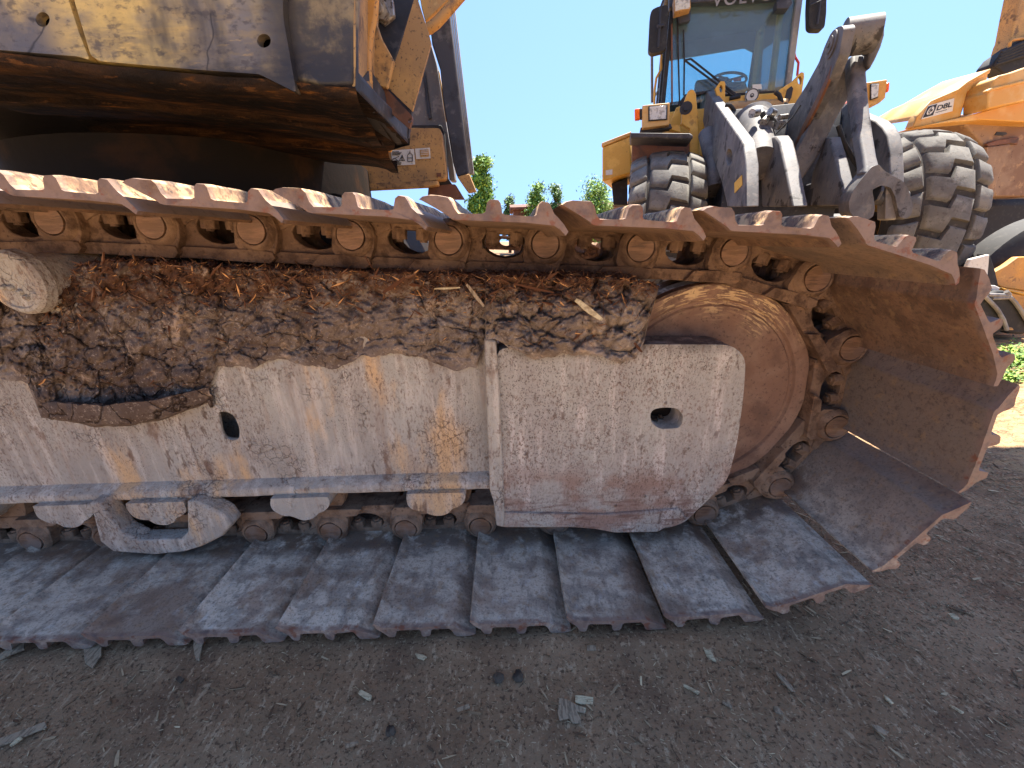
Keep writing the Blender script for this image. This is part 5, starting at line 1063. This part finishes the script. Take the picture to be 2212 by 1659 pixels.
# ------------------------------------------------------------------ trees, weeds, shed roof
def tree(x, y, h, cr, label, m, seed, zc=None, n=2600, low=.25):
    rr = random.Random(seed); T = thing('tree', (x, y, 0), label, 'tree', 'trees behind the yard')
    g = G(); g.tube([(x+.1*sin(k)*.3, y, h*.9*k/8) for k in range(9)], [.16*(1-k/9.5)*h/5 for k in range(9)], 8)
    cl = []
    for k in range(44):
        t = rr.uniform(low, 1); a = rr.uniform(0, 2*pi); r_ = cr*(1-t*.75)*rr.uniform(.4, 1.05); e = V((x+cos(a)*r_, y+sin(a)*r_, h*(t*.96+.02)))
        g.tube([(x, y, h*t*.8), ((x+e.x)/2, (y+e.y)/2, h*t*.9), e], [.03*h/5, .02*h/5, .006], 5); cl.append((e, cr*rr.uniform(.18, .38)))
    g.build('trunk', M['trunk'], T)
    g = G()
    for k in range(int(n*1.8)):
        e, r_ = rr.choice(cl); p = e+V((rr.gauss(0, 1), rr.gauss(0, 1), rr.gauss(0, .8)))*r_*.6; s_ = rr.uniform(.08, .17)*h/6
        a = V((rr.uniform(-1, 1), rr.uniform(-1, 1), rr.uniform(-1, 1))).normalized(); b_ = a.orthogonal().normalized()
        g.add([p-a*s_, p+b_*s_*.5, p+a*s_, p-b_*s_*.5], [(0, 1, 2, 3)])
    g.build('crown', M[m], T); return T
tree(-1.30, 25, 5.15, 1.0, 'bright green young tree rising beside the dark cab post', 'leaf', 11, n=5200)
tree(2.0, 27, 4.1, 1.0, 'left of the two low green tree tops seen over the track', 'leaf', 12)
tree(3.0, 26, 3.95, .75, 'right of the two low green tree tops seen over the track', 'leafdark', 13)
tree(5.3, 25, 3.85, 1.5, 'low rounded tree top just left of the loader wheel', 'leaf', 14, n=3600)
tree(.25, 32, 3.9, .8, 'tiny tree top right beside the bright young tree', 'leafdark', 15, n=1600)
tree(12.5, 30, 7.0, 1.8, 'dark green tree seen through the loader cab glass', 'leafdark', 16, n=3000)
FS = thing('shed', (7, 28, 0), 'far low shed whose brown roof edge shows over the track shoes', 'shed')
g = G(); g.box((7, 29, 1.35), (13, 3, 2.7)); g.build('wall', M['brown'], FS, .02)
g = G(); g.hexa([(.3, 27.2, 2.7), (13.7, 27.2, 2.7), (13.7, 31, 2.7), (.3, 31, 2.7)], [(.3, 27.2, 2.86), (13.7, 27.2, 2.86), (13.7, 31, 3.3), (.3, 31, 3.3)]); g.build('roof', M['roof'], FS, .02)
g = G(); rr = random.Random(9)
for k in range(2600):
    q = rr.random()
    if q < .7: p = atZ(rr.gauss(2190, 22), rr.gauss(778, 12), 0)
    elif q < .85: p = atZ(rr.gauss(2180, 14), rr.gauss(822, 5), 0)
    else: p = V((rr.uniform(3, 8), rr.uniform(3, 9), 0))
    s_ = rr.uniform(.006, .016); a = rr.uniform(0, 2*pi); d = V((cos(a), sin(a), rr.uniform(.1, .9))); b_ = V((-sin(a), cos(a), 0))*s_*.6
    p = p+V((0, 0, rr.uniform(.004, .03))); g.add([p, p+d*s_+b_, p+d*s_*2, p+d*s_-b_], [(0, 1, 2, 3)])
tag(g.build('weeds', M['grass']), 'patch of low green weeds on the sunlit ground by the right edge', 'weeds', kind='stuff')

# ------------------------------------------------------------------ loose pieces lying on the near ground
def slab(px, m, label, cat, name, T=.004, wob=.0015, z0=.016):
    pts = [atZ(x, y, z0) for x, y in px]; g = G(); c = sum(pts, V())/len(pts)
    g.prism([V((p.x, p.y, z0+.0+wob*sin(p.x*300))) for p in pts], (0, 0, T)); o = g.build(name, m, None, .0008, 2); return tag(o, label, cat, 'wood pieces lying on the soil' if m is not M['stone'] else None)
def w7(X, Y): return (553+X*.25, 1244.25+Y*.25)
def w8(X, Y): return (1106+X*.25, 1244.25+Y*.25)
def w9(X, Y): return (1659+X*.25, 1244.25+Y*.25)
def w6(X, Y): return (X*.25, 1244.25+Y*.25)
PC = [
 (w7, [(905, 988), (1003, 1035), (990, 1075), (965, 1078), (882, 1025)], 'chiplight', 'small squarish pale chip left of centre on the dark soil', 'wood_chip'),
 (w8, [(545, 1042), (620, 1040), (702, 1052), (700, 1110), (600, 1112), (545, 1100)], 'chiplight', 'cream rectangular chip lying beside the star-shaped bark scrap', 'wood_chip'),
 (w8, [(405, 1062), (470, 1075), (560, 1125), (636, 1160), (628, 1190), (560, 1180), (595, 1250), (588, 1282), (530, 1278), (490, 1240), (410, 1260), (395, 1190), (400, 1130)], 'chipgrey', 'star-shaped ragged bark scrap at the bottom centre', 'bark_piece'),
 (w8, [(480, 1105), (640, 1150), (630, 1185), (500, 1140)], 'chiplight', 'white weathered sliver lying on the star-shaped bark scrap', 'wood_chip'),
 (w8, [(1630, 588), (1700, 620), (1765, 742), (1740, 738), (1680, 700)], 'chiplight', 'bright slanted pale chip right of centre near the shoe edge', 'wood_chip'),
 (w8, [(930, 612), (985, 570), (1030, 568), (1082, 592), (1010, 618), (975, 642), (945, 635)], 'chipgrey', 'curved grey chip with a light edge under the middle shoes', 'wood_chip'),
 (w8, [(895, 545), (970, 548), (978, 578), (905, 572)], 'chiplight', 'small tan chip touching the curved grey chip from above', 'wood_chip'),
 (w8, [(645, 610), (722, 608), (728, 650), (648, 652)], 'chipgrey', 'small square grey chip left of the curved grey chip', 'wood_chip'),
 (w8, [(1485, 938), (1620, 1005), (1608, 1025), (1478, 955)], 'chiplight', 'straight tan stick piece lying diagonally right of centre', 'wood_chip'),
 (w8, [(1815, 1082), (1902, 1130), (1895, 1155), (1818, 1105)], 'chipgrey', 'short bluish grey stick near the diagonal tan stick', 'wood_chip'),
 (w7, [(770, 1465), (880, 1432), (888, 1452), (775, 1490)], 'chipgrey', 'rounded grey stick at the bottom left of centre', 'stick'),
 (w7, [(1735, 1160), (1842, 1122), (1850, 1148), (1740, 1182)], 'chipgrey', 'dark grey stub lying left of the star-shaped bark scrap', 'stick'),
 (w7, [(1375, 680), (1440, 682), (1478, 710), (1450, 735), (1400, 718)], 'chiplight', 'small veined tan flake just below the shoe edge in the middle', 'wood_chip'),
 (w9, [(992, 1035), (1030, 1048), (1085, 1105), (1060, 1112), (1010, 1070)], 'chiplight', 'pale oval chip in the lower right part of the ground', 'wood_chip'),
 (w9, [(45, 800), (70, 830), (140, 890), (200, 950), (235, 1005), (195, 1005), (140, 940), (80, 870)], 'chipgrey', 'long forked brown sliver at lower right', 'bark_piece'),
 (w9, [(1545, 325), (1600, 338), (1650, 375), (1640, 385), (1590, 368)], 'chiplight', 'white jagged chip far right below the last shoes', 'wood_chip'),
 (w9, [(880, 1290), (950, 1300), (1040, 1360), (1010, 1378), (930, 1345)], 'chipgrey', 'flat brownish bark sliver near the bottom right', 'bark_piece'),
 (w9, [(1565, 1118), (1580, 1118), (1690, 1192), (1675, 1196)], 'chiplight', 'thin white splinter slanting at lower right', 'wood_chip'),
 (w9, [(40, 1130), (80, 1140), (130, 1200), (115, 1208), (60, 1180)], 'chipgrey', 'dull brown flake at the bottom right of centre', 'bark_piece'),
 (w6, [(0, 1415), (220, 1330), (400, 1270), (410, 1310), (300, 1360), (100, 1440), (0, 1480)], 'chipgrey', 'long grey weathered board fragment at the lower left corner', 'board_piece'),
 (w6, [(130, 1430), (180, 1400), (200, 1410), (120, 1475), (88, 1470)], 'chiplight', 'cream chip lying on the grey board fragment', 'wood_chip'),
 (w6, [(0, 690), (160, 590), (230, 575), (215, 640), (90, 690), (0, 730)], 'chipgrey', 'grey split stick reaching under the shoes at the left edge', 'stick'),
 (w6, [(1675, 575), (1765, 572), (1740, 690), (1728, 738), (1700, 738), (1685, 680)], 'chipgrey', 'pointed grey stake sticking out from under a grouser', 'stake'),
 (w6, [(725, 600), (880, 580), (880, 700), (800, 800), (740, 760)], 'chipgrey', 'bundle of dull grey splinters under the left shoes', 'splinters'),
 (w6, [(1520, 900), (1550, 868), (1598, 900), (1560, 938)], 'stone', 'small square greenish grey stone at lower left', 'stone'),
]
for f, pts, mm_, lab, nm in PC:
    slab([f(*p) for p in pts], M[mm_], lab, nm.replace('_', ' '), nm, T=.006 if 'stake' in nm or 'stick' in nm else .004)
def rock(px, r_, label, seed):
    c = atZ(*px, .018); bm = bmesh.new(); bmesh.ops.create_icosphere(bm, subdivisions=3, radius=r_)
    for v in bm.verts: v.co = v.co*(1+.35*noise.fractal(v.co/r_*.9+V((seed, 0, 0)), .8, 2, 3)); v.co.z *= .55; v.co += c
    bm.verts.index_update(); g = G(); g.add([v.co.copy() for v in bm.verts], [tuple(v.index for v in f.verts) for f in bm.faces]); bm.free(); tag(g.build('stone', M['stone'], sharp=40), label, 'stone', 'small stones on the soil')
rock(w7(2100, 880), .011, 'left grey stone of the pair above the star-shaped scrap', 1)
rock(w8(50, 865), .011, 'right grey stone of the pair above the star-shaped scrap', 2)
rock(w7(1165, 1335), .009, 'dark round pebble at the bottom left of centre', 3)
